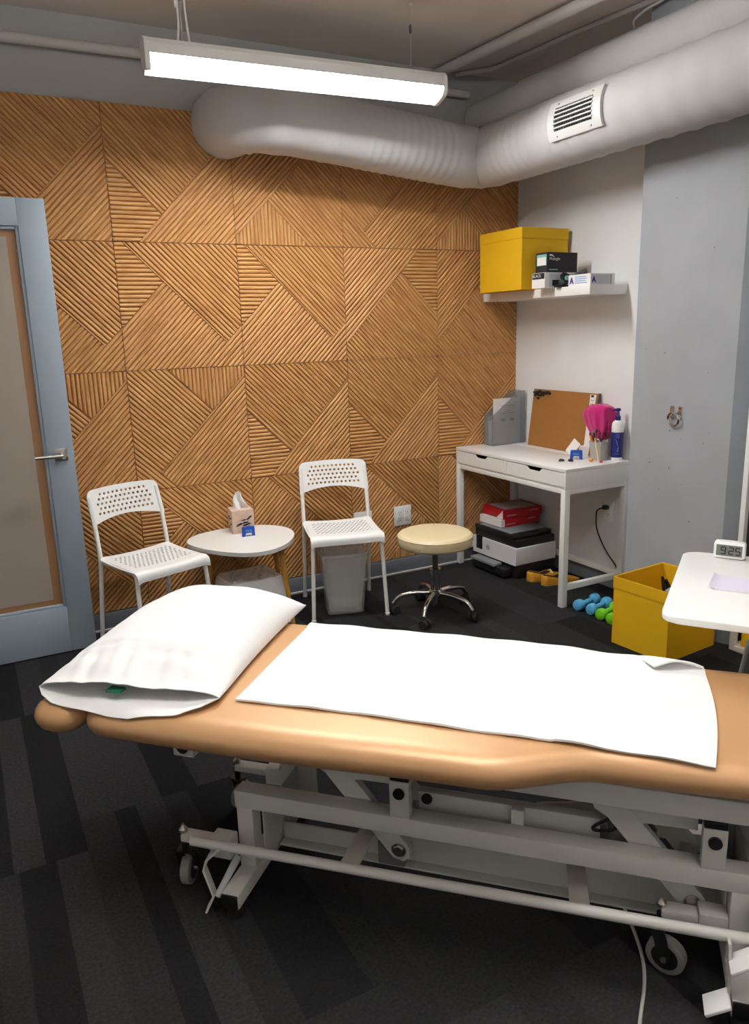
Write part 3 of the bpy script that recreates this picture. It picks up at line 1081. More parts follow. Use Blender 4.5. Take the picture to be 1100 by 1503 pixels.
# ------------------------------------------------------------------ desk (front faces the room, -x)
DX, DY, DZ = 2.645, 2.925, 0.742
DD, DLn = 0.45, 0.985
dk = thing('desk', 'white two-drawer desk on square legs standing along the white wall', 'desk', (DX, DY, 0))
obj('desktop', bx(0, DD - 0.11, 0, DLn, DZ - 0.018, DZ, 0.0015), 'desk_white', dk)
obj('cable_flap', bx(DD - 0.108, DD, 0.004, DLn - 0.004, DZ - 0.018, DZ + 0.001, 0.0015), 'desk_white', dk)
obj('end_panel', bx(0.0, DD, 0, 0.018, 0.637, DZ - 0.0185, 0.001), 'desk_white', dk)
obj('end_panel', bx(0.0, DD, DLn - 0.018, DLn, 0.637, DZ - 0.0185, 0.001), 'desk_white', dk)
obj('back_panel', bx(DD - 0.014, DD, 0.018, DLn - 0.018, 0.637, DZ - 0.0185, 0.001), 'desk_white', dk)
obj('bottom_panel', bx(0.012, DD - 0.014, 0.018, DLn - 0.018, 0.637, 0.645), 'desk_white', dk)
obj('divider', bx(0.0, DD - 0.014, DLn / 2 - 0.007, DLn / 2 + 0.007, 0.645, DZ - 0.0185), 'desk_white', dk)
for y0, y1 in ((0.02, DLn / 2 - 0.009), (DLn / 2 + 0.009, DLn - 0.02)):
    zt, zb = DZ - 0.0215, 0.648
    ym = (y0 + y1) / 2
    pts = [(y0, zb), (y1, zb), (y1, zt), (ym + 0.065, zt), (ym + 0.045, zt - 0.02), (ym - 0.045, zt - 0.02), (ym - 0.065, zt), (y0, zt)]
    bm = prism(pts, 0.0, 0.012, 0.0008, 1)
    for v in bm.verts:
        v.co = Vector((0.001 + v.co.z, v.co.x, v.co.y))
    dr = obj('drawer', bm, 'desk_white', dk, smooth=20)
    bm = bmesh.new()
    box(bm, (0.2, y0 + 0.012, 0.68), (0.37, 0.008, 0.06))
    box(bm, (0.2, y1 - 0.012, 0.68), (0.37, 0.008, 0.06))
    box(bm, (0.2, ym, 0.652), (0.37, y1 - y0 - 0.02, 0.006))
    box(bm, (0.385, ym, 0.68), (0.008, y1 - y0 - 0.02, 0.06))
    obj('drawer_box', bm, 'dkgrey', dr, smooth=0)
for xx in (0.0, DD - 0.034):
    for yy in (0.0, DLn - 0.034):
        obj('leg', bx(xx, xx + 0.034, yy, yy + 0.034, 0, 0.6365, 0.0015), 'white_metal', dk)
for yy in (0.003, DLn - 0.031):
    obj('top_rail', bx(0.034, DD - 0.034, yy, yy + 0.028, 0.609, 0.6365, 0.001), 'white_metal', dk)
    obj('foot_rail', bx(0.034, DD - 0.034, yy, yy + 0.028, 0.092, 0.122, 0.001), 'white_metal', dk)
obj('front_rail', bx(0.002, 0.03, 0.034, DLn - 0.034, 0.612, 0.6365, 0.001), 'white_metal', dk)
obj('back_stretcher', bx(DD - 0.031, DD - 0.003, 0.034, DLn - 0.034, 0.092, 0.122, 0.001), 'white_metal', dk)

# magazine file in the corner
MF = thing('magazine_file', 'smoky translucent magazine file in the corner of the desk beside the corkboard', 'file', (2.835, 3.795, DZ), 0)
L_, W_, hL, hH = 0.248, 0.085, 0.185, 0.325
side = [(0, 0), (L_, 0), (L_, hH), (L_ - 0.05, hH), (0.0, hL)]
for yy in (0, W_ - 0.0025):
    bm = prism([(x, z) for x, z in side], 0, 0.0025)
    for v in bm.verts:
        v.co = Vector((v.co.x, yy + v.co.z, v.co.y))
    obj('side_panel', bm, 'smoke', MF, smooth=0)
obj('front_panel', bx(0, 0.0025, 0.0025, W_ - 0.0025, 0, hL), 'smoke', MF, smooth=0)
obj('spine_panel', bx(L_ - 0.0025, L_, 0.0025, W_ - 0.0025, 0, hH), 'smoke', MF, smooth=0)
obj('base_panel', bx(0.0025, L_ - 0.0025, 0.0025, W_ - 0.0025, 0, 0.0025), 'smoke', MF, smooth=0)
tp = thing('document', 'printed certificate sheet standing in the translucent magazine file', 'document', (2.85, 3.81, DZ + 0.004))
bm = bx(0, 0.205, 0, 0.002, 0, 0.282)
obj('sheet', bm, 'paper', tp, smooth=0)
bm = bmesh.new()
for zz, a, b in ((0.235, 0.06, 0.17), (0.205, 0.09, 0.13), (0.19, 0.05, 0.16), (0.15, 0.06, 0.09), (0.15, 0.13, 0.16)):
    box(bm, ((a + b) / 2, -0.0003, zz), (b - a, 0.0003, 0.004 if zz > 0.16 else 0.02))
obj('printed_lines', bm, 'greyprint', tp, smooth=0, kind='stuff')
obj('paper_stack', bx(2.85, 3.07, 3.826, 3.86, DZ + 0.004, DZ + 0.15), 'paper', None, smooth=0)
tag(bpy.data.objects['paper_stack'], 'stack of papers inside the translucent magazine file behind the certificate', 'paper')

# corkboard leaning on the wall
CB = thing('corkboard', 'frameless brown corkboard leaning on the white wall at the back of the desk', 'corkboard', (3.038, 3.165, DZ + 0.0015))
lean = math.atan2(0.045, 0.345)
cb_m = Matrix.Rotation(lean, 4, 'Y')
CBL, CBH = 0.545, 0.342
bm = bx(0, 0.01, 0, CBL, 0, CBH, 0.001)
bmesh.ops.transform(bm, matrix=cb_m, verts=bm.verts)
obj('cork_sheet', bm, 'cork', CB, smooth=0)
for yy in (0.0,):
    bm = bx(-0.002, 0.012, -0.006, 0.004, 0, CBH + 0.002, 0.001)
    bmesh.ops.transform(bm, matrix=cb_m, verts=bm.verts)
    obj('edge_strip', bm, 'dkgrey', CB, smooth=0)
nt_ = bx(-0.0012, -0.0004, 0.018, 0.062, 0.006, CBH - 0.008)
bmesh.ops.transform(nt_, matrix=cb_m, verts=nt_.verts)
note = tag(obj('note_strip', nt_, 'paper', None, smooth=0), 'long white paper strip pinned down the right edge of the corkboard', 'note')
note.location = CB.location
bm = bmesh.new()
for k in range(8):
    box(bm, (-0.0014, 0.04 + (0.004 if k % 2 else 0), CBH - 0.04 - 0.02 * k), (0.0004, 0.03 if k % 2 else 0.022, 0.003))
bmesh.ops.transform(bm, matrix=cb_m, verts=bm.verts)
obj('printed_lines', bm, 'greyprint', note, smooth=0, kind='stuff')
rr = random.Random(6)
pins = [(CBL - 0.012 - 0.0125 * k, CBH - 0.012 - rr.uniform(0, 0.012)) for k in range(12)] + \
       [(CBL - 0.02 - 0.017 * k, CBH - 0.03 - rr.uniform(0, 0.01)) for k in range(4)] + [(CBL - 0.05, CBH - 0.055), (CBL - 0.095, CBH - 0.034), (0.04, CBH - 0.016)]
pin_words = ['in the row along the top edge'] * 3
for i, (py, pz) in enumerate(pins):
    bm = bmesh.new()
    sweep(bm, [(-0.0002, 0, 0), (-0.003, 0, 0), (-0.008, 0, 0), (-0.010, 0, 0)], [0.008, 0.006, 0.005, 0.007], 10)
    for v in bm.verts:
        v.co += Vector((0, py, pz))
    bmesh.ops.transform(bm, matrix=cb_m, verts=bm.verts)
    o = obj('push_pin', bm, 'ink', None, smooth=40)
    o.location = CB.location
    tag(o, 'small black push pin among those at the top of the corkboard' if i < 18 else 'black push pin holding the paper strip at the corkboard corner', 'pin', 'black push pins in the corkboard')

# white canister with a magenta cloth thrown over it
CN = thing('canister', 'white canister mostly hidden under the magenta cloth behind the pen cup', 'canister', (3.046, 3.104, DZ))
obj('canister_body', lathe([(0.024, 0), (0.026, 0.003), (0.026, 0.19), (0.022, 0.205), (0.02, 0.21)], 28), 'white_plastic', CN)
obj('canister_cap', lathe([(0.022, 0.21), (0.022, 0.245), (0.018, 0.25)], 20), 'white_plastic', CN)


def cloth(u, v):
    a = 2 * math.pi * u
    top = 0.29
    fold = 1.6 * abs(math.sin(a * 3.5 + 0.7)) - 1.0 + 0.7 * math.sin(a * 9 + 2.0 + 2 * v)
    # spreads out over the canister's cap, then hangs and draws in toward the bottom
    w = min(1.0, v / 0.42)
    r = 0.008 + 0.088 * math.sin(w * math.pi / 2) ** 0.9
    if v > 0.42:
        r -= 0.05 * ((v - 0.42) / 0.58) ** 1.1
    r *= 1 + 0.17 * fold * min(1, v * 1.6)
    z = top - 0.05 * w ** 2.2 - max(0, v - 0.42) / 0.58 * 0.125 * (1 + 0.12 * math.sin(a * 2 + 0.5)) + 0.014 * math.sin(a * 2 + 1.0) * w
    x = r * math.cos(a) * 0.6
    y = r * math.sin(a) * 1.02 * (1 + 0.16 * max(0, math.sin(a)) ** 3)
    rr = math.hypot(x, y)
    if z < 0.258 and rr < 0.031 and rr > 1e-6:
        x *= 0.031 / rr
        y *= 0.031 / rr
    xm = 0.046 if y < 0.04 else 0.046 - 0.056 * min(1, (y - 0.04) / 0.012)
    return Vector((max(-0.056, min(x, xm)), max(y, -0.066), z))


co = obj('magenta_cloth', grid(72, 22, cloth, closed_u=True), 'pink', None, smooth=80, solid=0.0015)
co.location = (3.046, 3.104, DZ)
tag(co, 'bright magenta cloth draped in folds over the canister on the desk', 'cloth')

# lotion bottle with pump
LB = thing('lotion_bottle', 'navy pump bottle with white shoulder at the right end of the desk', 'bottle', (3.05, 2.985, DZ))
obj('bottle_base', lathe([(0.028, 0), (0.0305, 0.003), (0.0305, 0.018)], 32, cap1=False), 'white_plastic', LB)
obj('bottle_body', lathe([(0.0305, 0.018), (0.031, 0.02), (0.031, 0.15), (0.0305, 0.152)], 32, cap0=False, cap1=False), 'navy', LB)
obj('bottle_shoulder', lathe([(0.0305, 0.152), (0.031, 0.16), (0.0305, 0.185), (0.0285, 0.198), (0.023, 0.208), (0.014, 0.214)], 32, cap0=False), 'white_plastic', LB)
obj('pump_collar', lathe([(0.0135, 0.2145), (0.0135, 0.235), (0.009, 0.24), (0.006, 0.262)], 20), 'navy', LB)
bm = lathe([(0.009, 0.262), (0.0125, 0.264), (0.0125, 0.274), (0.009, 0.278)], 18)
sweep(bm, [(0, 0, 0.270), (-0.02, 0.004, 0.272), (-0.036, 0.008, 0.266)], [0.006, 0.005, 0.0035], 10)
obj('pump_head', bm, 'navy', LB)
bm = bmesh.new()
ang = math.radians(225)


def onb(a, z, r=0.0313):
    return Vector((r * math.cos(ang + a), r * math.sin(ang + a), z))


sweep(bm, [onb(-0.25, 0.115), onb(-0.1, 0.108), onb(0.02, 0.092), onb(0.16, 0.082), onb(0.28, 0.068), onb(0.2, 0.05), onb(0.05, 0.047), onb(0.16, 0.072)], 0.0011, 6)
sweep(bm, [onb(-0.3, 0.038), onb(0.0, 0.038), onb(0.4, 0.038)], 0.0011, 6)
for k in range(4):
    sweep(bm, [onb(-0.15, 0.142 - 0.006 * k), onb(0.1 + 0.06 * (k % 2), 0.142 - 0.006 * k), onb(0.4, 0.142 - 0.006 * k)], 0.0007, 5)
obj('printed_label', bm, 'ltblue', LB, kind='stuff')

# pen cup of silver mesh and what stands in it
PCU = (2.985, 3.045)
CU = thing('pen_cup', 'silver wire-mesh square pen cup beside the navy pump bottle', 'cup', (PCU[0], PCU[1], DZ), math.radians(8))
bm = bmesh.new()
rings = [[bm.verts.new((x, y, z)) for x, y in rrect(w, w, 0.008, 2)] for w, z in ((0.064, 0.001), (0.07, 0.03), (0.077, 0.07), (0.083, 0.1))]
for i in range(3):
    n = len(rings[i])
    for k in range(n):
        bm.faces.new((rings[i][k], rings[i][(k + 1) % n], rings[i + 1][(k + 1) % n], rings[i + 1][k]))
bm.faces.new(rings[0][::-1])
obj('mesh_wall', bm, glassy('silver mesh', (190, 190, 184), 0.22, 0.5), CU, smooth=40, solid=0.0012)
obj('cup_rim', tube([(x, y, 0.1) for x, y in rrect(0.083, 0.083, 0.008, 3)] + [(0.0415, 0.0335, 0.1)], 0.002, 6), 'mesh_grey', CU)


def stick(name, m, p, q, r, label, cat, tip=None, grp='pens and tools in the mesh cup'):
    t = thing(name, label, cat, p, 0, grp)
    P, Q = Vector((0, 0, 0)), Vector(q) - Vector(p)
    obj('barrel', tube([P, P + (Q - P) * 0.9], r, 8), m, t)
    obj('tip', tube([P + (Q - P) * 0.9, Q], [r, r * 0.35], 8), tip or m, t)


px, py = PCU
stick('marker', 'orange', (px - 0.012, py + 0.015, DZ + 0.004), (px - 0.046, py + 0.03, DZ + 0.15), 0.0055, 'orange capped marker leaning left in the mesh cup', 'marker', 'ink')
stick('marker', 'ink', (px - 0.01, py - 0.012, DZ + 0.004), (px - 0.036, py + 0.016, DZ + 0.165), 0.0045, 'black marker standing in the middle of the mesh cup', 'marker', 'steel')
stick('pen', 'steel', (px + 0.004, py + 0.004, DZ + 0.004), (px - 0.012, py + 0.034, DZ + 0.17), 0.004, 'silver pen standing upright in the mesh cup', 'pen')
stick('pen', 'paper', (px + 0.012, py - 0.012, DZ + 0.004), (px + 0.024, py - 0.036, DZ + 0.135), 0.0042, 'white pen leaning right in the mesh cup toward the pump bottle', 'pen', 'mesh_grey')
SCI = thing('scissors', 'dark red handled scissors standing handles-up in the mesh cup', 'scissors', (px + 0.004, py - 0.004, DZ + 0.006))
obj('blade', prism([(-0.004, -0.001), (0.004, -0.001), (0.003, 0.001), (-0.003, 0.001)], 0, 0.1), 'steel', SCI)
for s in (-1, 1):
    c = Vector((0.006 * s, -0.024 * s - 0.006, 0.132))
    pth = [c + Vector((0, 0.016 * math.cos(a), 0.021 * math.sin(a))) for a in [2 * math.pi * k / 16 for k in range(17)]]
    bm = tube(pth, 0.0042, 8)
    sweep(bm, [(0, 0, 0.095), (0.004 * s, -0.012 * s - 0.004, 0.114)], 0.0042, 8)
    obj('finger_loop', bm, 'maroon', SCI)
TW = thing('pencil', 'pale and orange pencil leaning against the front of the mesh cup', 'pencil', (px - 0.054, py - 0.05, DZ + 0.003))
obj('barrel', tube([(0, 0, 0), (-0.002, 0.026, 0.11)], 0.0035, 8), 'pale', TW)
obj('eraser', tube([(-0.002, 0.026, 0.11), (-0.0024, 0.030, 0.125)], 0.0037, 8), 'orange', TW)
bm = bmesh.new()
bmesh.ops.create_uvsphere(bm, u_segments=14, v_segments=10, radius=0.011)
tag(obj('orange_ball', bm, 'orange', None, loc=(px - 0.078, py - 0.022, DZ + 0.011)), 'small orange ball on the desk in front of the mesh cup', 'ball')
bm = lathe([(0.007, 0), (0.0085, 0.002), (0.0085, 0.008), (0.006, 0.01)], 14)
tag(obj('pink_stopper', bm, 'pink', None, loc=(px - 0.052, py - 0.068, DZ)), 'tiny pink stopper on the desk edge beside the pencil', 'stopper')

blue_sign('small blue two-legged stand with pale lettering, on the desk before the cards', (2.905, 3.135, DZ), math.radians(-38))
CR = bx(-0.0006, 0.0006, -0.028, 0.028, 0, 0.085)
o = obj('business_card', CR, 'paper', None, smooth=0, loc=(2.94, 3.235, DZ + 0.016))
o.rotation_euler = (math.radians(32), math.radians(14), math.radians(10))
tag(o, 'white card tilted over behind the blue stand on the desk', 'card')
cbx = thing('card_box', 'little white box of cards right behind the blue stand on the desk', 'box', (2.955, 3.13, DZ), math.radians(-35))
obj('carton', bx(-0.02, 0.024, 0.018, 0.04, 0, 0.06, 0.001), 'paper', cbx, smooth=0)
obj('card_stack', bx(-0.016, 0.020, 0.021, 0.037, 0.06, 0.066), 'linen', cbx, smooth=0)
for i, (cx, cy, r) in enumerate([(2.802, 3.135, 0.3), (2.834, 3.10, 1.1)]):
    t = thing('binder_clip', 'small black binder clip on the desk, %s' % ('farther from the blue stand' if i == 0 else 'right in front of the blue stand'), 'clip', (cx, cy, DZ), r, 'binder clips')
    bm = bmesh.new()
    sweep(bm, [(-0.012, 0, 0.001), (0, 0, 0.012), (0.012, 0, 0.001)], 0, sect=[(0.0008, 0.012), (-0.0008, 0.012), (-0.0008, -0.012), (0.0008, -0.012)])
    obj('clip_body', bm, 'ink', t, smooth=0)
    obj('wire_handle', tube([(-0.011, 0.006, 0.002), (-0.03, 0.004, 0.0015), (-0.034, 0, 0.0015), (-0.03, -0.004, 0.0015), (-0.011, -0.006, 0.002)], 0.001, 6), 'steel', t)

# ------------------------------------------------------------------ printer with paper reams under the desk
PR = thing('printer', 'white and black office printer on the floor under the desk', 'printer', (2.725, 3.415, 0), math.radians(1.5))
obj('base_tray', bx(0.02, 0.30, 0.012, 0.40, 0.0, 0.088, 0.006), 'printer_black', PR)
obj('paper_tray', bx(-0.045, 0.03, 0.05, 0.36, 0.012, 0.062, 0.006), 'printer_black', PR)
obj('tray_lip', bx(-0.065, 0.0, 0.125, 0.355, 0.064, 0.082, 0.005), 'printer_grey', PR)
bm = prism([(0, 0.088), (0.31, 0.088), (0.31, 0.193), (0.0, 0.193)], 0, 0.415, 0.006, 3)
for v in bm.verts:
    v.co = Vector((v.co.x, v.co.z, v.co.y))
body = obj('shell', bm, 'printer_white', PR)
obj('upper_body', bx(0.012, 0.305, 0.008, 0.407, 0.19, 0.238, 0.006), 'printer_black', PR)
obj('scanner_lid', bx(0.004, 0.30, 0.03, 0.40, 0.24, 0.266, 0.005), 'printer_black', PR)
obj('feeder_tray', bx(0.01, 0.285, 0.06, 0.36, 0.2665, 0.275, 0.004), 'printer_grey', PR)
obj('touch_screen', bx(-0.004, 0.004, 0.318, 0.375, 0.118, 0.203, 0.002), 'black', PR)
lg = obj('logo_ring', tube([(-0.0008, 0.262 + 0.0135 * math.cos(a), 0.143 + 0.0135 * math.sin(a)) for a in [2 * math.pi * k / 24 for k in range(25)]], 0.0012, 6), 'dkgrey', PR)
text('logo_letters', 'hp', 0.02, 'dkgrey', PR, (-0.0006, 0.272, 0.1385), (0, -1, 0), (0.0, 0, 1))


def ream(label, loc, rz, open_end):
    t = thing('paper_ream', label, 'paper', loc, rz, 'reams of paper on the printer')
    w, d, h = 0.285, 0.215, 0.052
    obj('wrapper', bx(0.0 if not open_end else 0.02, w, 0, d, 0, h, 0.002), 'red', t, smooth=0)
    obj('top_label', bx(0.03, w - 0.03, 0.02, d - 0.02, h, h + 0.0006), 'paper_grey', t, smooth=0)
    if open_end:
        obj('paper_sheets', bx(-0.008, 0.02, 0.004, d - 0.004, 0.003, h - 0.003, 0.001), 'paper', t, smooth=0)
    else:
        obj('end_flap', prism([(0.0, 0.0), (d * 0.3, 0.0), (0, h)], 0, 0.001), 'paper', t, smooth=0, rot=(math.pi / 2, 0, math.pi / 2), loc=(-0.0012, 0.0, 0))
    obj('side_print', bx(0.03, 0.1, -0.0005, 0, 0.014, 0.02), 'paper_grey', t, smooth=0)
    obj('side_print', bx(0.2, 0.26, -0.0005, 0, 0.03, 0.036), 'paper_grey', t, smooth=0)
    return t


ream('lower red paper ream with open white end, lying on the printer', (2.765, 3.595, 0.275), math.radians(2), True)
ream('upper red paper ream, topmost of the two on the printer', (2.77, 3.60, 0.3282), math.radians(-3), False)


# ------------------------------------------------------------------ shoes and dumbbells
def shoe(label, loc, rz, mirror):
    t = thing('loafer', label, 'shoe', loc, rz, 'pair of yellow loafers')
    Lh, NS = 0.245, 34

    def half(s):
        hw = 0.030 + 0.010 * math.sin(max(0.0, (s - 0.3) / 0.7) * math.pi)
        if s < 0.13:
            hw *= math.sqrt(max(0.03, 1 - ((0.13 - s) / 0.13) ** 2))
        if s > 0.78:
            hw *= math.sqrt(max(0.03, 1 - ((s - 0.78) / 0.22) ** 2))
        return hw

    def cen(s):
        return mirror * 0.008 * math.sin(s * math.pi)

    def height(s):
        h = 0.060 - 0.020 * min(1, max(0, (s - 0.08) / 0.3)) + 0.012 * max(0, 1 - abs(s - 0.55) / 0.16)
        return h - 0.022 * max(0, (s - 0.62) / 0.38) ** 1.6

    def opening(s):
        if 0.035 < s < 0.58:
            return 0.80 * (1 - abs((s - 0.3) / 0.275) ** 4) ** 0.5 if abs((s - 0.3) / 0.275) < 1 else 0.0
        return 0.0
    bm = bmesh.new()
    rows = []
    for i in range(NS):
        s = i / (NS - 1)
        hw, h, op = half(s), height(s), opening(s)
        wr_ = hw * op
        side = [(hw, 0.010), (hw * 1.03, 0.010 + (h - 0.010) * 0.4), (hw * 0.97, 0.010 + (h - 0.010) * 0.75), (max(wr_, hw * 0.5 * (1 - op)), h - (0.0 if op > 0.1 else 0.004)), (wr_ * 0.97, h - (0.003 if op > 0.1 else 0.0)), (wr_ * 0.9, h * 0.55 if op > 0.1 else h - 0.0005), (wr_ * 0.7, 0.016 if op > 0.1 else h - 0.001)]
        line = side + [(0, 0.016 if op > 0.1 else h - 0.001)] + [(-y, z) for y, z in side[::-1]]
        rows.append([bm.verts.new((s * Lh, cen(s) + y, z)) for y, z in line])
    n = len(rows[0])
    for i in range(NS - 1):
        s = (i + 0.5) / (NS - 1)
        for j in range(n - 1):
            f = bm.faces.new((rows[i][j], rows[i + 1][j], rows[i + 1][j + 1], rows[i][j + 1]))
            if 4 <= j <= n - 6 and opening(s) > 0.05:
                f.material_index = 1
    bm.faces.new(rows[0])
    bm.faces.new(rows[-1][::-1])
    obj('upper', bm, ['shoe', 'shoe_in'], t, smooth=60)
    out = [(s * Lh, cen(s) + half(s) * 1.05) for s in [k / 24 for k in range(25)]] + [(s * Lh, cen(s) - half(s) * 1.05) for s in [k / 24 for k in range(24, -1, -1)]]
    obj('sole', prism(out, 0, 0.011, 0.002, 1), 'sole', t, smooth=40)
    obj('bow_strap', tube([(0.150, cen(0.6) - 0.030, 0.042), (0.146, cen(0.6), 0.056), (0.150, cen(0.6) + 0.030, 0.042)], 0.005, 8), 'pale', t)
    return t


shoe('yellow loafer beside the desk leg, the farther one toward the printer', (2.775, 3.372, 0), math.radians(-11), -1)
shoe('yellow loafer nearer the desk leg, in front of its pair', (2.797, 3.268, 0), math.radians(-11), 1)


def dumbbell(label, loc, rz, m):
    t = thing('dumbbell', label, 'dumbbell', loc, rz, 'small dumbbells by the desk')
    obj('handle', tube([(-0.045, 0, 0.03), (-0.02, 0, 0.03), (0, 0, 0.03), (0.02, 0, 0.03), (0.045, 0, 0.03)], [0.0115, 0.013, 0.0145, 0.013, 0.0115], 14), m, t)
    for s in (-1, 1):
        bm = tube([(s * 0.042, 0, 0.03), (s * 0.048, 0, 0.03), (s * 0.058, 0, 0.03), (s * 0.078, 0, 0.03), (s * 0.088, 0, 0.03), (s * 0.092, 0, 0.03)], [0.016, 0.026, 0.03, 0.03, 0.026, 0.016], 20)
        obj('weight_head', bm, m, t)


dumbbell('blue vinyl dumbbell nearest the desk leg', (2.765, 2.868, 0), math.radians(12), 'db_blue')
dumbbell('blue vinyl dumbbell lying between its twin and the green ones', (2.778, 2.79, 0), math.radians(14), 'db_blue')
dumbbell('green vinyl dumbbell next to the blue pair', (2.768, 2.715, 0), math.radians(16), 'db_green')
dumbbell('green vinyl dumbbell against the yellow floor box', (2.77, 2.64, 0), math.radians(14), 'db_green')

# ------------------------------------------------------------------ wall shelf and what stands on it
SZ = 1.648
tag(obj('wall_shelf', bx(2.845, XR, 3.012, 3.91, SZ - 0.046, SZ, 0.0015), 'desk_white'), 'thick white floating shelf on the white wall above the desk', 'shelf')


def storage_box(label, loc, rz, w, d, h, group, band=0.055):
    t = thing('storage_box', label, 'box', loc, rz, group)
    th = 0.005
    for nm, a in (('front_panel', (0, w, 0, th)), ('back_panel', (0, w, d - th, d)), ('side_panel', (0, th, th, d - th)), ('side_panel', (w - th, w, th, d - th))):
        obj(nm, bx(a[0], a[1], a[2], a[3], 0, h, 0.0012), 'yellow', t, smooth=0)
    obj('bottom_panel', bx(th, w - th, th, d - th, 0.0, 0.006), 'yellow_in', t, smooth=0)
    o_ = 0.002
    for a in ((-o_, w + o_, -o_, 0), (-o_, w + o_, d, d + o_), (-o_, 0, 0, d), (w, w + o_, 0, d)):
        obj('rim_fold', bx(a[0], a[1], a[2], a[3], h - band, h + 0.001, 0.0005), 'yellow', t, smooth=0)
    return t


storage_box('yellow square storage box standing on the wall shelf', (2.752, 3.437, SZ), 0, 0.322, 0.378, 0.322, 'yellow storage boxes')
storage_box('yellow open storage box on the floor beside the white table', (2.562, 2.165, 0), math.radians(4.5), 0.345, 0.30, 0.325, 'yellow storage boxes')

# glove boxes etc.
G1 = thing('glove_box', 'white printed glove carton with a black patch, under the black box on the shelf', 'box', (2.775, 3.272, SZ), 0)
obj('carton', bx(0, 0.235, 0, 0.105, 0, 0.078, 0.001), 'paper', G1, smooth=0)
obj('black_patch', bx(-0.0006, 0, 0.004, 0.102, 0.046, 0.076), 'ink', G1, smooth=0)
text('lettering', 'BLACK', 0.022, 'paper', G1, (-0.0011, 0.098, 0.055), (0, -1, 0), (0, 0, 1))
obj('face_print', bx(0.03, 0.215, -0.0006, 0, 0.004, 0.072), 'carton_grey', G1, smooth=0)
obj('face_mark', bx(0.05, 0.1, -0.0012, -0.0006, 0.01, 0.04), 'ink', G1, smooth=0)
G2 = thing('glove_box', 'black printed glove carton, topmost of its stack on the shelf', 'box', (2.795, 3.278, SZ + 0.0785), 0)
obj('carton', bx(0, 0.205, 0, 0.095, 0, 0.102, 0.001), 'ink', G2, smooth=0)
obj('end_label', bx(-0.0006, 0, 0.008, 0.085, 0.036, 0.092), 'teal', G2, smooth=0)
obj('end_label_paper', bx(-0.0012, -0.0006, 0.012, 0.08, 0.038, 0.078), 'paper', G2, smooth=0)
text('lettering', 'Midnight', 0.021, 'paper', G2, (0.012, -0.0008, 0.062), (1, 0, 0), (0, 0, 1))
obj('brand_mark', prism([(0.012, 0.083), (0.026, 0.083), (0.05, 0.078), (0.03, 0.09), (0.014, 0.092)], 0, 0.0006), 'paper', G2, smooth=0, rot=(math.pi / 2, 0, 0))
obj('teal_line', bx(0.012, 0.07, -0.0008, 0, 0.012, 0.017), 'teal', G2, smooth=0)
G3 = thing('small_carton', 'low white carton with purple emblem at the near end of the shelf', 'box', (2.856, 3.022, SZ), 0)
obj('carton', bx(0, 0.165, 0, 0.16, 0, 0.056, 0.001), 'paper', G3, smooth=0)
text('emblem', 'A', 0.042, 'purple', G3, (-0.0008, 0.15, 0.013), (0, -1, 0), (0, 0, 1), bold=0.002)
for k in range(4):
    obj('printed_line', bx(-0.0006, 0, 0.025 + 0.01 * (k % 2), 0.112, 0.012 + 0.01 * k, 0.016 + 0.01 * k), 'ltblue', G3, smooth=0)
obj('grey_side', bx(0.008, 0.13, -0.0006, 0, 0.006, 0.05), 'carton_grey', G3, smooth=0)
text('emblem', 'A', 0.036, 'purple', G3, (0.01, -0.0012, 0.014), (1, 0, 0), (0, 0, 1), bold=0.002)
obj('seal_strip', bx(0.135, 0.14, -0.0008, 0, 0.004, 0.052), 'dkgrey', G3, smooth=0)
# dark massager lying in front of the glove cartons
MG = thing('hand_massager', 'dark grey handheld massager with a round teal end, lying before the glove cartons', 'massager', (2.85, 3.225, SZ), math.radians(-14))
obj('handle', tube([(0.0, 0.02, 0.016), (0.05, 0.012, 0.04), (0.14, 0.0, 0.08)], [0.018, 0.017, 0.014], 14), 'dkgrey', MG)
obj('head', tube([(0.03, 0.035, 0.056), (0.022, -0.012, 0.046)], [0.022, 0.02], 20), 'black', MG)
obj('face_disc', tube([(0.022, -0.012, 0.046), (0.0215, -0.015, 0.0453)], [0.013, 0.011], 20), 'teal', MG)
obj('base_foot', bx(-0.03, 0.045, -0.01, 0.03, 0, 0.012, 0.004), 'black', MG)
PK = bmesh.new()
vs = [(0, 0, 0), (0.09, 0.01, 0), (0.085, 0.05, 0), (0.005, 0.045, 0), (0.05, 0.02, 0.065), (0.055, 0.03, 0.06)]
vv = [PK.verts.new(p) for p in vs]
bmesh.ops.convex_hull(PK, input=PK.verts)
tag(obj('pink_pouch', PK, 'pink', None, loc=(2.93, 3.19, SZ + 0.0), smooth=30), 'pink folded pouch peeking up behind the low white carton on the shelf', 'pouch')

# hand gripper inside the floor box
HG = thing('hand_gripper', 'black pointed tool with a pale knob inside the yellow floor box', 'tool', (2.78, 2.33, 0.012))
obj('grip', tube([(-0.03, 0.02, 0.0), (-0.02, 0.02, 0.2), (-0.035, 0.04, 0.30)], [0.02, 0.018, 0.006], 12), 'black', HG)
obj('grip', tube([(0.02, 0.0, 0.0), (0.01, 0.01, 0.2), (-0.02, 0.03, 0.285)], [0.02, 0.017, 0.006], 12), 'black', HG)
obj('knob', lathe([(0.035, 0.2), (0.045, 0.22), (0.042, 0.24), (0.02, 0.25)], 20, (0.0, -0.005, 0)), 'mesh_grey', HG)

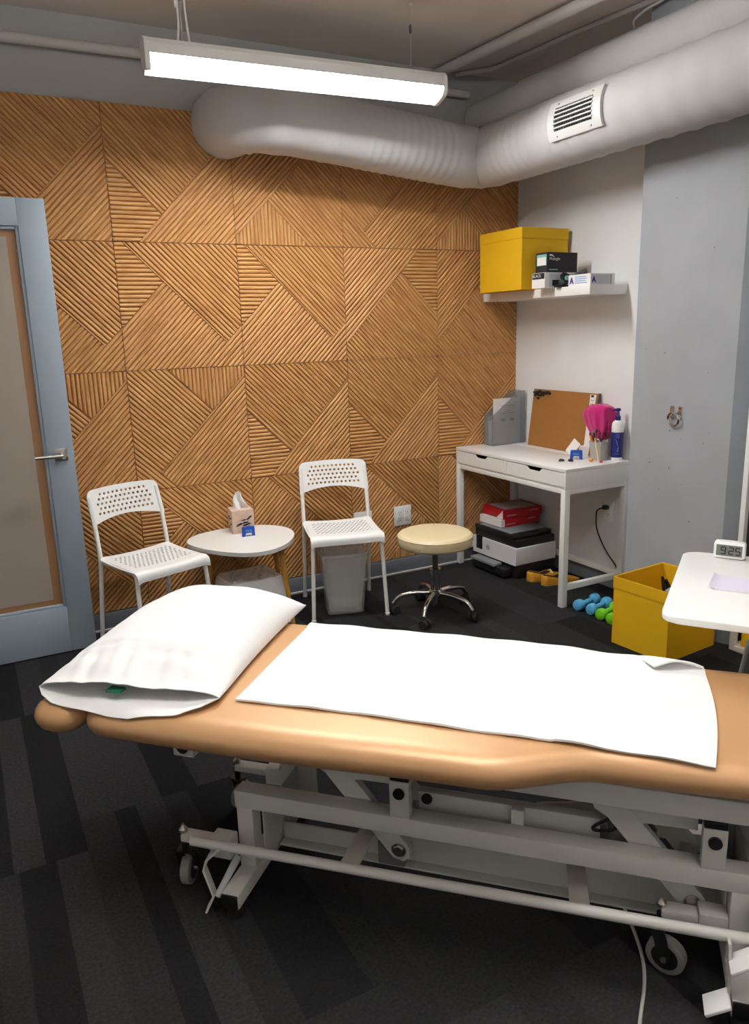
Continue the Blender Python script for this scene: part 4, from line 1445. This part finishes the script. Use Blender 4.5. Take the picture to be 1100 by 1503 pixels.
# ------------------------------------------------------------------ ring hook on the column
RH = thing('ring_hook', 'chrome ring hanging from a small bracket screwed to the grey column', 'hook', (2.94, 2.515, 1.03), 0)
obj('mount_plate', bx(-0.004, 0, 0.012, 0.034, -0.022, 0.042, 0.001), 'chrome', RH)
obj('mount_plate', bx(-0.004, 0, -0.034, -0.012, -0.022, 0.042, 0.001), 'chrome', RH)
obj('bridge', tube([(-0.004, -0.02, 0.01), (-0.018, -0.012, 0.012), (-0.018, 0.012, 0.012), (-0.004, 0.02, 0.01)], 0.005, 10), 'chrome', RH)
obj('screw', tube([(-0.004, -0.023, 0.032), (-0.0055, -0.023, 0.032)], 0.004, 10), 'ink', RH)
obj('ring', tube([(-0.019 - 0.004 * math.sin(a), 0.031 * math.cos(a), -0.018 + 0.031 * math.sin(a)) for a in [2 * math.pi * k / 32 for k in range(33)]], 0.0052, 10), 'chrome', RH)

# ------------------------------------------------------------------ white table on the right
TA = thing('overbed_table', 'white rounded-corner table top on a grey stand beside the treatment table', 'table', (1.518, 1.309, 0), math.radians(-54.8))
TZ = 0.72
TWd, TDp = 0.86, 0.638
obj('tabletop', prism(rrect(TWd, TDp, 0.042, 7, TWd / 2, TDp / 2), TZ - 0.018, TZ, 0.004, 3), 'table_white', TA, smooth=40)
obj('support_rail', bx(0.2, 0.72, 0.54, 0.585, TZ - 0.040, TZ - 0.0185, 0.002), 'white_metal', TA)
obj('inner_tube', bx(0.225, 0.25, 0.56, 0.585, 0.42, TZ - 0.040, 0.003), 'white_metal', TA)
bm = bmesh.new()
rg = [[bm.verts.new((0.26 + x, 0.575 + y, z)) for x, y in rrect(w, w * 0.6, 0.01, 2)] for w, z in ((0.10, 0.455), (0.105, 0.45), (0.22, 0.03), (0.24, 0.0))]
for i in range(3):
    n = len(rg[i])
    for k in range(n):
        bm.faces.new((rg[i][k], rg[i][(k + 1) % n], rg[i + 1][(k + 1) % n], rg[i + 1][k]))
bm.faces.new(rg[0][::-1])
bm.faces.new(rg[-1])
obj('pedestal', bm, 'stand_grey', TA, smooth=20)

CK = thing('alarm_clock', 'small white digital alarm clock showing 9:25 on the white table', 'clock', (2.073, 1.535, TZ), math.radians(-60))
obj('case', bx(-0.046, 0.046, 0, 0.038, 0, 0.054, 0.008, 3), 'white_plastic', CK)
obj('lcd_screen', bx(-0.038, 0.038, -0.0008, 0.002, 0.010, 0.046, 0.0005), 'clock_lcd', CK, smooth=0)
SEG = {'9': 'abcdfg', '2': 'abged', '5': 'afgcd'}


def digit(ch, cx, cz, w, h, nm):
    bm = bmesh.new()
    t = 0.0036
    P = {'a': (0, h, w, t), 'g': (0, 0, w, t), 'd': (0, -h, w, t), 'f': (-w / 2, h / 2, t, h), 'b': (w / 2, h / 2, t, h), 'e': (-w / 2, -h / 2, t, h), 'c': (w / 2, -h / 2, t, h)}
    for s in SEG[ch]:
        dx, dz, a, b = P[s]
        box(bm, (cx + dx, -0.0011, cz + dz), (a, 0.0006, b))
    obj(nm, bm, 'ink', CK, smooth=0, kind='stuff')


digit('9', -0.017, 0.028, 0.0125, 0.011, 'digit')
digit('2', 0.006, 0.028, 0.0125, 0.011, 'digit')
digit('5', 0.0255, 0.028, 0.0125, 0.011, 'digit')
bm = bmesh.new()
box(bm, (-0.0056, -0.0011, 0.023), (0.0022, 0.0006, 0.0022))
box(bm, (-0.0056, -0.0011, 0.033), (0.0022, 0.0006, 0.0022))
obj('colon', bm, 'ink', CK, smooth=0, kind='stuff')
obj('top_button', bx(-0.03, 0.03, 0.01, 0.028, 0.0535, 0.056, 0.001), 'vent', CK)

MP = thing('memo_pad', 'lilac paper pad with a curled corner lying on the white table', 'notepad', (1.826, 1.352, TZ), math.radians(-58))


def page(u, v):
    x, y = -0.05 + 0.11 * u, -0.02 + 0.13 * v
    z = 0.0045 + 0.007 * max(0, 1 - u * 3) ** 2
    return Vector((x + 0.006 * max(0, 1 - u * 3) ** 2, y, z))


obj('top_sheet', grid(14, 4, page), 'lilac', MP, smooth=80, solid=0.0006)
obj('pad_block', bx(-0.03, 0.06, -0.02, 0.11, 0, 0.004), 'paper', MP, smooth=0)

# ------------------------------------------------------------------ white tube rack and second yellow box by the column
RK = thing('tube_rack', 'white square-tube rack standing beside the grey column behind the white table', 'rack', (2.925, 1.40, 0))
RW, RD, RHt = 0.728, 0.33, 1.25
for xx in (0, RD - 0.025):
    for yy in (0, RW - 0.025):
        obj('post', bx(xx, xx + 0.025, yy, yy + 0.025, 0, RHt, 0.002), 'white_metal', RK)
for zz in (0.0, 1.21):
    for xx in (0, RD - 0.025):
        obj('rail', bx(xx, xx + 0.025, 0.025, RW - 0.025, zz, zz + 0.025, 0.002), 'white_metal', RK)
    for yy in (0, RW - 0.025):
        obj('rail', bx(0.025, RD - 0.025, yy, yy + 0.025, zz, zz + 0.025, 0.002), 'white_metal', RK)
obj('shelf_board', bx(0.0255, RD - 0.0255, 0.0255, RW - 0.0255, 0.01, 0.022), 'white_metal', RK)
storage_box('yellow storage box standing on the lowest level of the white tube rack', (2.954, 1.72, 0.0225), 0, 0.275, 0.37, 0.33, 'yellow storage boxes')

# ------------------------------------------------------------------ treatment table (local x along the table, y toward the far side)
BED = (1.2445, 1.2445, 0)
BR = math.radians(-45.4)
bt = thing('treatment_table', 'tan vinyl treatment table on a grey-white steel scissor-lift frame', 'treatment table', BED, BR)


def interp(tb, u):
    for i in range(len(tb) - 1):
        if u <= tb[i + 1][0]:
            a, b = tb[i], tb[i + 1]
            t = max(0, min(1, (u - a[0]) / (b[0] - a[0])))
            t = t * t * (3 - 2 * t)
            return a[1] + (b[1] - a[1]) * t
    return tb[-1][1]


def vnear(u):
    return interp([(-1.3, -0.352), (-0.8, -0.354), (-0.23, -0.336), (0.03, -0.246), (0.4, -0.236), (0.8, -0.236)], u)


def vfar(u):
    return interp([(-1.3, 0.335), (-0.8, 0.338), (-0.3, 0.342), (0.3, 0.29), (0.55, 0.272), (0.8, 0.272)], u)


TOP, THK, RH_ = 0.577, 0.082, 0.058
ARCP = [math.radians(-90 + 180 * k / 10) for k in range(11)]


def cushion(name, out, parent, m='tan'):
    """upholstered slab: outline rolled over its edges"""
    n = len(out)
    nr = []
    for i in range(n):
        a, b = Vector(out[i - 1]), Vector(out[(i + 1) % n])
        d = (b - a).normalized()
        nr.append(Vector((-d.y, d.x)))    # outline is counter-clockwise: left normal points inward
    bm = bmesh.new()
    rings = []
    for ph in ARCP:
        ins = RH_ * (1 - abs(math.cos(ph)) ** 0.85)
        z = TOP - THK / 2 + THK / 2 * math.sin(ph)
        rings.append([bm.verts.new((out[i][0] + nr[i].x * ins, out[i][1] + nr[i].y * ins, z)) for i in range(n)])
    for i in range(len(rings) - 1):
        for k in range(n):
            bm.faces.new((rings[i][k], rings[i][(k + 1) % n], rings[i + 1][(k + 1) % n], rings[i + 1][k]))
    bm.faces.new(rings[0][::-1])
    bm.faces.new(rings[-1])
    return obj(name, bm, m, parent, smooth=60)


U0, U1, RC = -1.225, 0.66, 0.075
out = []
us = [U0 + RC + (U1 - U0 - 2 * RC) * k / 70 for k in range(71)]


def corner(cx, cy, a0):
    return [(cx + RC * math.cos(math.radians(a0 + 90 * k / 8)), cy + RC * math.sin(math.radians(a0 + 90 * k / 8))) for k in range(1, 8)]


out += [(u, vnear(u)) for u in us]
out += corner(U1 - RC, vnear(U1) + RC, 270)
out += [(U1, vnear(U1) + RC + (vfar(U1) - vnear(U1) - 2 * RC) * k / 6) for k in range(7)]
out += corner(U1 - RC, vfar(U1) - RC, 0)
out += [(u, vfar(u)) for u in us[::-1]]
out += corner(U0 + RC, vfar(U0) - RC, 90)
out += [(U0, vfar(U0) - RC + (vnear(U0) - vfar(U0) + 2 * RC) * k / 8) for k in range(9)]
out += corner(U0 + RC, vnear(U0) + RC, 180)
cushion('cushion', out, bt)
hw_ = rrect(0.145, 0.70, 0.068, 7, -1.297, -0.012)
hw2 = []
for k in range(len(hw_)):
    a, b = hw_[k], hw_[(k + 1) % len(hw_)]
    hw2.append(a)
    if abs(a[1] - b[1]) > 0.2:
        hw2 += [(a[0] + (b[0] - a[0]) * q / 6, a[1] + (b[1] - a[1]) * q / 6) for q in range(1, 6)]
cushion('headrest_cushion', hw2, bt)
obj('headrest_board', bx(-1.34, -1.27, -0.24, 0.22, 0.474, 0.489, 0.003), 'black', bt)

BM = 'bed_metal'


def bar(nm, x0, x1, y0, y1, z0, z1, parent=bt, m=BM, bev=0.003):
    return obj(nm, bx(x0, x1, y0, y1, z0, z1, bev), m, parent)


# top frame under the cushion
bar('top_board', U0 + 0.1, U1 - 0.08, -0.17, 0.2, 0.481, 0.494, m='black')
for y0 in (-0.19, 0.15):
    bar('top_rail', -1.0, 0.60, y0, y0 + 0.04, 0.426, 0.48)
for x0 in (-1.08, -0.7, 0.0, 0.56):
    bar('top_crossbar', x0, x0 + 0.04, -0.15, 0.15, 0.434, 0.474)
hb = bar('headrest_bracket', -1.06, -1.0, -0.19, -0.14, 0.386, 0.437)
obj('bracket_plug', tube([(-1.03, -0.1905, 0.412), (-1.03, -0.194, 0.412)], 0.016, 16), 'black', hb)
bar('headrest_slide', -1.34, -1.0, -0.02, 0.02, 0.44, 0.473)

# base: two foot rails, posts, side beams, end plates, long channel
FX = (-0.896, 0.298)
for fi, fx in enumerate(FX):
    fr = bar('foot_rail', fx, fx + 0.048, -0.283, 0.262, 0.032, 0.074)
    obj('end_cap', bx(fx + 0.002, fx + 0.046, -0.2875, -0.283, 0.033, 0.073, 0.001), 'black', fr)
    obj('end_cap', bx(fx + 0.002, fx + 0.046, 0.262, 0.2665, 0.033, 0.073, 0.001), 'black', fr)
    for fy in (-0.262, 0.24):
        obj('levelling_foot', lathe([(0.02, 0), (0.02, 0.012), (0.008, 0.014), (0.008, 0.033)], 18, (fx + 0.024, fy, 0)), 'rubber', fr)
    for py_ in (-0.173, 0.105):
        bar('post', fx, fx + 0.046, py_, py_ + 0.046, 0.074, 0.251)
    bar('end_plate', fx + 0.05 if fi == 0 else fx - 0.004, fx + 0.054 if fi == 0 else fx, -0.127, 0.105, 0.08, 0.215, bev=0.001)
for y0 in (-0.175, 0.103):
    bar('side_beam', FX[0] - 0.003, FX[1] + 0.06, y0, y0 + 0.05, 0.25, 0.298)
bar('channel_web', FX[0] + 0.055, -0.60, -0.012, -0.006, 0.056, 0.106, bev=0.001)
bar('channel_web', -0.60, FX[1] - 0.005, -0.013, -0.005, 0.056, 0.14, bev=0.001)
bar('channel_flange', FX[0] + 0.055, FX[1] - 0.005, -0.042, -0.006, 0.05, 0.056, bev=0.001)
bar('channel_flange', -0.60, FX[1] - 0.005, -0.013, 0.05, 0.14, 0.146, bev=0.001)

# lift uprights with black plugs, standing on the side beams
for bx0 in (-0.474, 0.232):
    for y0 in (-0.175, 0.123):
        b = bar('lift_bracket', bx0, bx0 + 0.05, y0, y0 + 0.03, 0.298, 0.396)
        s = -1 if y0 < 0 else 1
        ye = y0 if y0 < 0 else y0 + 0.03
        obj('pivot_plug', tube([(bx0 + 0.025, ye, 0.366), (bx0 + 0.025, ye + s * 0.006, 0.366)], 0.0145, 18), 'black', b)
        obj('bracket_cap', bx(bx0 + 0.001, bx0 + 0.049, y0 + 0.001, y0 + 0.029, 0.396, 0.414, 0.003), 'black', b)
    bar('pivot_tube', bx0 + 0.01, bx0 + 0.04, -0.143, 0.123, 0.35, 0.382)


def arm(x0, z0, x1, z1, y, w=0.056, th=0.022, nm='lift_arm'):
    d = Vector((x1 - x0, 0, z1 - z0)).normalized()
    n = Vector((-d.z, 0, d.x))
    P0, P1 = Vector((x0, y, z0)), Vector((x1, y, z1))
    e = P1 + d * 0.03
    a = [P0 + n * w / 2, P0 - n * w / 2, e - n * w * 0.28 - d * 0.0, e + n * w * 0.28]
    a = [P0 + n * w / 2, P0 - n * w / 2, P1 - n * w / 2 + d * 0.008, P1 - n * w * 0.2 + d * 0.032, P1 + n * w * 0.2 + d * 0.032, P1 + n * w / 2 + d * 0.008]
    bm = bmesh.new()
    f0 = [bm.verts.new(p) for p in a]
    f1 = [bm.verts.new(p + Vector((0, th, 0))) for p in a]
    bm.faces.new(f0)
    bm.faces.new(f1[::-1])
    for k in range(len(a)):
        bm.faces.new((f0[k], f0[(k + 1) % len(a)], f1[(k + 1) % len(a)], f1[k]))
    o = obj(nm, bm, BM, bt, smooth=20)
    return o


for (x0, x1) in ((-0.655, -0.468), (0.035, 0.228)):
    for y in (-0.122, 0.08):
        o = arm(x0 - 0.02, 0.42, x1, 0.167, y)
        ys = y if y < 0 else y + 0.022
        s = -1 if y < 0 else 1
        obj('pivot_bolt', tube([(x1, ys, 0.167), (x1, ys + s * 0.008, 0.167)], 0.0135, 6), 'steel', o)
        obj('bolt_washer', tube([(x1, ys, 0.167), (x1, ys + s * 0.0025, 0.167)], 0.019, 18), 'steel', o)
        # gusset that ties the arm's head to the bracket
        pts = [(x0 - 0.05, 0.43), (x1 + 0.0, 0.43), (x1 + 0.0, 0.352), (x0 + 0.085, 0.352), (x0 + 0.03, 0.335), (x0 - 0.03, 0.37)]
        bm = prism(pts, 0, 0.02, 0.001, 1)
        for v in bm.verts:
            v.co = Vector((v.co.x, y + 0.001 + v.co.z, v.co.y))
        obj('arm_gusset', bm, BM, bt, smooth=20)
    bar('arm_cross_tube', x1 - 0.014, x1 + 0.014, -0.10, 0.08, 0.155, 0.179)
    bar('arm_cross_tube', x0 + 0.02, x0 + 0.05, -0.10, 0.08, 0.385, 0.415)

bar('corner_plate', FX[0] + 0.046, FX[0] + 0.115, 0.1035, 0.11, 0.074, 0.25, bev=0.001)
bar('corner_plate', FX[0] - 0.02, FX[0] + 0.02, 0.1515, 0.158, 0.1, 0.297, bev=0.001)
# drive: longitudinal strut, actuator and its cable
st_ = bar('drive_strut', -0.42, 0.02, -0.098, -0.07, 0.272, 0.328)
obj('strut_plug', tube([(-0.398, -0.098, 0.312), (-0.398, -0.104, 0.312)], 0.014, 16), 'black', st_)
bar('drive_crossbar', -0.185, -0.155, -0.125, -0.098, 0.262, 0.335)
act = obj('actuator_body', tube([(-0.13, -0.03, 0.27), (0.10, -0.03, 0.315)], [0.028, 0.028], 18), 'bed_metal', bt)
obj('actuator_rod', tube([(-0.15, -0.04, 0.266), (-0.44, -0.04, 0.222)], 0.011, 14), 'steel', bt)
obj('actuator_motor', tube([(0.07, -0.06, 0.26), (0.07, -0.06, 0.34)], [0.035, 0.033], 18), 'printer_grey', act)
obj('actuator_clip', bx(-0.13, -0.07, -0.085, -0.065, 0.255, 0.265, 0.002), 'black', act)
obj('motor_cable', tube(round_path([(0.07, -0.09, 0.33), (0.05, -0.11, 0.31), (-0.01, -0.10, 0.295), (0.06, -0.11, 0.36), (0.08, -0.1, 0.43)], 0.05, 5), 0.004, 8), 'black', bt)

# round foot bar along the near side and its straps
RY, RZa, RZb = -0.246, 0.184, 0.199
rod = obj('foot_bar', tube([(-0.992, RY, RZa - 0.002), (0.62, RY, RZb + 0.004)], 0.0125, 18), BM, bt)
for x0, x1 in ((-0.598, -0.55), (-0.045, 0.0)):
    bm = bmesh.new()
    sweep(bm, [((x0 + x1) / 2 - 0.012, -0.013, 0.125), ((x0 + x1) / 2 - 0.008, -0.06, 0.137), ((x0 + x1) / 2 + 0.008, RY + 0.008, RZa - 0.004)], 0,
          sect=[(0.003, (x1 - x0) / 2), (-0.003, (x1 - x0) / 2), (-0.003, -(x1 - x0) / 2), (0.003, -(x1 - x0) / 2)])
    obj('bar_strap', bm, BM, bt, smooth=0)
# small dark control box at strap one
cb_ = bar('switch_box', -0.548, -0.475, -0.05, -0.0135, 0.058, 0.125, m='stand_grey')
# bent end plate of the foot bar at the head end
bm = bmesh.new()
sweep(bm, [(-0.905, RY, RZa), (-0.945, RY - 0.006, 0.145), (-0.955, RY - 0.01, 0.115), (-0.925, RY - 0.02, 0.05), (-0.945, RY - 0.03, 0.008)], 0,
      sect=[(0.0025, 0.016), (-0.0025, 0.016), (-0.0025, -0.016), (0.0025, -0.016)])
obj('bar_pedal', bm, BM, bt, smooth=0)
obj('spring_plunger', tube([(-0.885, -0.2, 0.125), (-0.90, -0.245, 0.085), (-0.915, -0.27, 0.05)], [0.011, 0.009, 0.009], 10), 'carton_grey', bt)
# wheel lever with two pads at the foot end
bm = bmesh.new()
sweep(bm, [(0.285, RY - 0.02, 0.205), (0.288, RY - 0.025, 0.16), (0.292, RY - 0.02, 0.06)], 0, sect=[(0.003, 0.014), (-0.003, 0.014), (-0.003, -0.014), (0.003, -0.014)])
lv = obj('wheel_lever', bm, BM, bt, smooth=0)
for pts in ([(0.286, RY - 0.045, 0.165), (0.340, RY - 0.045, 0.205)], [(0.292, RY - 0.045, 0.085), (0.244, RY - 0.045, 0.052)]):
    a, b = Vector(pts[0]), Vector(pts[1])
    d = b - a
    m4 = Matrix.Translation((a + b) / 2) @ Matrix.Rotation(-math.atan2(d.z, d.x), 4, 'Y')
    bm = bmesh.new()
    box(bm, (0, 0, 0), (d.length, 0.055, 0.009), bev=0.003)
    bmesh.ops.transform(bm, matrix=m4, verts=bm.verts)
    obj('lever_pad', bm, 'white_metal', lv)
# end cover plate
bar('end_cover', FX[1] + 0.046, FX[1] + 0.09, -0.20, 0.2, 0.075, 0.249)


def caster(x, y, armx, yaw, side):
    c = obj('caster_arm', bx(min(x, armx), max(x, armx), y - 0.018, y + 0.018, 0.148, 0.168, 0.003), BM, bt)
    obj('arm_bracket', bx(min(armx, armx + side * 0.06), max(armx, armx + side * 0.06), y - 0.024, y + 0.024, 0.125, 0.18, 0.003), BM, c)
    obj('arm_bolt', lathe([(0.012, 0.168), (0.012, 0.176), (0.006, 0.182), (0.004, 0.19)], 12, (x, y, 0)), 'steel', c)
    cw, sw = math.cos(yaw), math.sin(yaw)
    ax = Vector((-sw, cw, 0))
    p = Vector((x + cw * 0.018, y + sw * 0.018, 0.044))
    w = obj('caster_wheel', tube([p - ax * 0.013, p - ax * 0.011, p + ax * 0.011, p + ax * 0.013], [0.04, 0.044, 0.044, 0.04], 28), 'greyrubber', c)
    for s in (-1, 1):
        obj('wheel_disc', tube([p + ax * (s * 0.0131), p + ax * (s * 0.0145)], 0.03, 22), 'black', c)
        obj('axle_bolt', tube([p + ax * (s * 0.0145), p + ax * (s * 0.024)], 0.007, 10), 'steel', c)
    bm = bmesh.new()
    for s in (-1, 1):
        q = p + ax * (s * 0.019)
        tp_ = Vector((x, y, 0.112)) + ax * (s * 0.019)
        sweep(bm, [q, (q + tp_) / 2 + Vector((0, 0, 0.01)), tp_], 0, sect=[(0.014, 0.0015), (-0.014, 0.0015), (-0.014, -0.0015), (0.014, -0.0015)])
    box(bm, (x, y, 0.113), (0.03, 0.042, 0.006), rot=yaw)
    sweep(bm, [(x, y, 0.113), (x, y, 0.148)], 0.009, 12)
    obj('caster_fork', bm, 'black', c, smooth=30)


caster(-1.045, -0.20, -0.955, math.radians(100), 1)
caster(0.160, -0.150, 0.238, math.radians(-20), 1)
caster(-1.062, 0.142, -0.955, math.radians(70), 1)
caster(0.165, 0.142, 0.238, math.radians(20), 1)


# ------------------------------------------------------------------ towel on the table
def table_z(u, v):
    """height of the cushion's top at (u, v)"""
    d = min(v - vnear(u), vfar(u) - v)
    if d >= RH_:
        return TOP
    d = max(d, 0.0005)
    k = max(0.0, 1 - d / RH_) ** (1 / 0.85)
    ph = math.acos(min(1, k))
    return TOP - THK / 2 + THK / 2 * math.sin(ph)


NEAR_T = [(-0.852, -0.214), (-0.54, -0.204), (-0.30, -0.214), (-0.03, -0.219), (0.11, -0.222), (0.238, -0.227)]
FAR_T = [(-0.857, 0.300), (-0.34, 0.301), (0.06, 0.300), (0.15, 0.296), (0.21, 0.265), (0.258, 0.222)]


def poly_at(tb, t):
    x = tb[0][0] + (tb[-1][0] - tb[0][0]) * t
    for i in range(len(tb) - 1):
        if x <= tb[i + 1][0] or i == len(tb) - 2:
            k = (x - tb[i][0]) / (tb[i + 1][0] - tb[i][0])
            return x, tb[i][1] + (tb[i + 1][1] - tb[i][1]) * k


def towel_pt(s, t, lift=0.0):
    a = poly_at(NEAR_T, s)
    b = poly_at(FAR_T, s)
    bow = 0.014 * math.sin(math.pi * t) * s ** 6
    u = a[0] + (b[0] - a[0]) * t + bow
    v = a[1] + (b[1] - a[1]) * t
    edge = (abs(t - 0.5) * 2) ** 8
    z = table_z(u, v) + (0.005 if min(v - vnear(u), vfar(u) - v) > RH_ + 0.01 else 0.0085) + 0.0025 * edge * (0.5 + 0.5 * math.sin(s * 43 + t * 9)) + 0.0008 * math.sin(u * 21 + v * 13)
    # soft ridge that leads to the turned corner
    rd = (u - 0.02) * 0.30 + (v - 0.29) * 0.95
    z += 0.006 * math.exp(-((rd) / 0.014) ** 2) * max(0, min(1, (u - 0.02) / 0.08))
    return Vector((u, v, z + lift))


tw = thing('towel', 'white folded towel laid flat along the treatment table, far corner turned over', 'towel', BED, BR)
obj('towel_sheet', grid(110, 44, towel_pt), 'towel', tw, smooth=80, solid=0.005)


def flap(p, q):
    # triangular corner turned back over the sheet
    A, B_, C_ = Vector((0.085, 0.287)), Vector((0.255, 0.214)), Vector((0.135, 0.195))
    w = (1 - p)
    P = A * w + (B_ * (1 - q) + C_ * q) * p
    z = table_z(P.x, P.y) + 0.010 + 0.020 * math.sin(math.pi * min(1, q * 0.9 + 0.08)) * p + 0.006 * p
    return Vector((P.x, P.y, z))


obj('turned_corner', grid(16, 14, flap), 'towel', tw, smooth=80, solid=0.004)

# ------------------------------------------------------------------ pillow in an open pillowcase
PW_ = thing('pillow', 'white pillow in an open-ended pillowcase at the head of the treatment table', 'pillow', BED, BR)
# corner frame of the case in table coordinates: s along x, t along y (t = 0 is the open mouth)
PN0, PN1 = (-1.372, -0.288), (-0.884, -0.236)
PF0, PF1 = (-1.385, 0.405), (-0.925, 0.425)


def case_xy(s, t):
    a = Vector(PN0).lerp(Vector(PN1), s)
    b = Vector(PF0).lerp(Vector(PF1), s)
    p = a.lerp(b, t)
    p.x += 0.018 * math.sin(math.pi * t) * (1 if s < 0.5 else -0.6) * (abs(s - 0.5) * 2) ** 3
    p.y += 0.018 * math.sin(math.pi * s) * (t ** 6)
    return p


def rise(t):
    tb = [(0, 0.034), (0.12, 0.066), (0.2, 0.088), (0.4, 0.106), (0.6, 0.110), (1.0, 0.110)]
    return interp(tb, t)


def puff(s, t):
    a = max(0.0, 1 - abs(2 * s - 1) ** 2.8) ** 0.6
    b = 1.0 if t < 0.5 else max(0.0, 1 - ((t - 0.5) / 0.5) ** 2.8) ** 0.6
    return a * b


def wr(s, t):
    k = max(0, 1 - abs(t - 0.1) / 0.13)
    q = 0.0042 * math.sin(s * 36 + 2 * math.sin(t * 14)) + 0.003 * math.sin(s * 61 + t * 30) + 0.002 * math.sin(t * 80 + s * 9)
    # the hem's stitched fold
    hem = -0.0045 * math.exp(-((t - 0.165 - 0.02 * math.sin(s * 3.1)) / 0.012) ** 2)
    far = 0.0016 * math.sin(s * 17 + t * 11) + 0.0012 * math.sin(s * 9 - t * 23)
    return k * q + hem + far


def base_z(p):
    return TOP + 0.003 if p.x > -1.36 else TOP + 0.001


def case_top(s, t):
    p = case_xy(s, t)
    h = puff(s, t)
    z = base_z(p) + 0.013 + rise(t) * h + wr(s, t) * min(1, h * 1.2)
    over = 0.030 * max(0, 1 - t / 0.12) * math.sin(math.pi * s) ** 0.7
    # the mouth edge dips gently like a loose hem
    z += -0.004 * max(0, 1 - t / 0.1) * math.sin(s * 9.5 + 0.5)
    return Vector((p.x, p.y - over, z))


def piece(tb, x):
    for i in range(len(tb) - 1):
        if x <= tb[i + 1][0]:
            a, b = tb[i], tb[i + 1]
            return a[1] + (b[1] - a[1]) * (x - a[0]) / (b[0] - a[0])
    return tb[-1][1]


def case_bot(s, t):
    p = case_xy(s, t)
    sag = max(0, 1 - t / 0.10)
    lip = sag * math.sin(math.pi * s) ** 0.6
    push = sag * piece([(0, 0), (0.06, 0.03), (0.15, 0.055), (0.38, 0.074), (0.62, 0.088), (0.86, 0.078), (0.95, 0.045), (1, 0)], s)
    edge = 0.006 * (abs(2 * s - 1)) ** 6
    y = p.y - push
    k = max(0.0, min(1.0, (p.x - U0 + 0.03) / 0.12))
    rest = (min(TOP, table_z(p.x, y)) if y < 0 else TOP) * k + (TOP - 0.012 * lip) * (1 - k)
    z = rest + 0.008 + edge + 0.0015 * sag * (1 + math.sin(s * 21))
    return Vector((p.x, y, z))


bm = bmesh.new()
NU, NV = 84, 72
gt = [[bm.verts.new(case_top(i / (NU - 1), (j / (NV - 1)) ** 1.25)) for j in range(NV)] for i in range(NU)]
gb = [[bm.verts.new(case_bot(i / (NU - 1), (j / (NV - 1)) ** 1.25)) for j in range(NV)] for i in range(NU)]
for g in (gt, gb):
    for i in range(NU - 1):
        for j in range(NV - 1):
            bm.faces.new((g[i][j], g[i + 1][j], g[i + 1][j + 1], g[i][j + 1]))
for i in (0, NU - 1):
    for j in range(NV - 1):
        bm.faces.new((gt[i][j], gt[i][j + 1], gb[i][j + 1], gb[i][j]))
for i in range(NU - 1):
    bm.faces.new((gt[i][-1], gt[i + 1][-1], gb[i + 1][-1], gb[i][-1]))
obj('pillowcase', bm, 'linen', PW_, smooth=70, solid=0.0022)


def insert(u, v):
    a = 2 * math.pi * u
    ph = math.pi * v - math.pi / 2
    cx, cy = math.cos(a), math.sin(a)
    sg = lambda q, e: math.copysign(abs(q) ** e, q)
    s = 0.5 + 0.46 * sg(cx, 0.5) * math.cos(ph) ** 0.4
    t = 0.53 + 0.47 * sg(cy, 0.5) * math.cos(ph) ** 0.4
    t = max(0.0, t)
    p = case_xy(min(0.98, max(0.02, s)), min(0.98, t))
    h = max(0.0, puff(s, t)) * (rise(t) - 0.022)
    zc = TOP + 0.011 + h * 0.5
    return Vector((p.x, p.y, zc + h * 0.47 * math.sin(ph)))


obj('pillow_insert', grid(72, 24, insert, closed_u=True), 'linen_in', PW_, smooth=80)
P0 = case_xy(0.47, 0.0)
obj('care_tag', bx(P0.x - 0.022, P0.x + 0.018, P0.y - 0.032, P0.y - 0.004, TOP + 0.027, TOP + 0.034, 0.001), 'green_tag', PW_, label='small green care tag')

# cable on the carpet by the near foot
tag(obj('floor_cable', tube(round_path([(1.42, 1.36, 0.12), (1.40, 1.33, 0.03), (1.345, 1.248, 0.005), (1.286, 1.132, 0.005), (1.235, 1.052, 0.005), (1.179, 0.996, 0.005), (1.09, 0.93, 0.005), (0.95, 0.8, 0.005)], 0.08, 5), 0.0042, 8), 'cable_white'),
    'thin white cable running from under the treatment table across the dark carpet', 'cable')
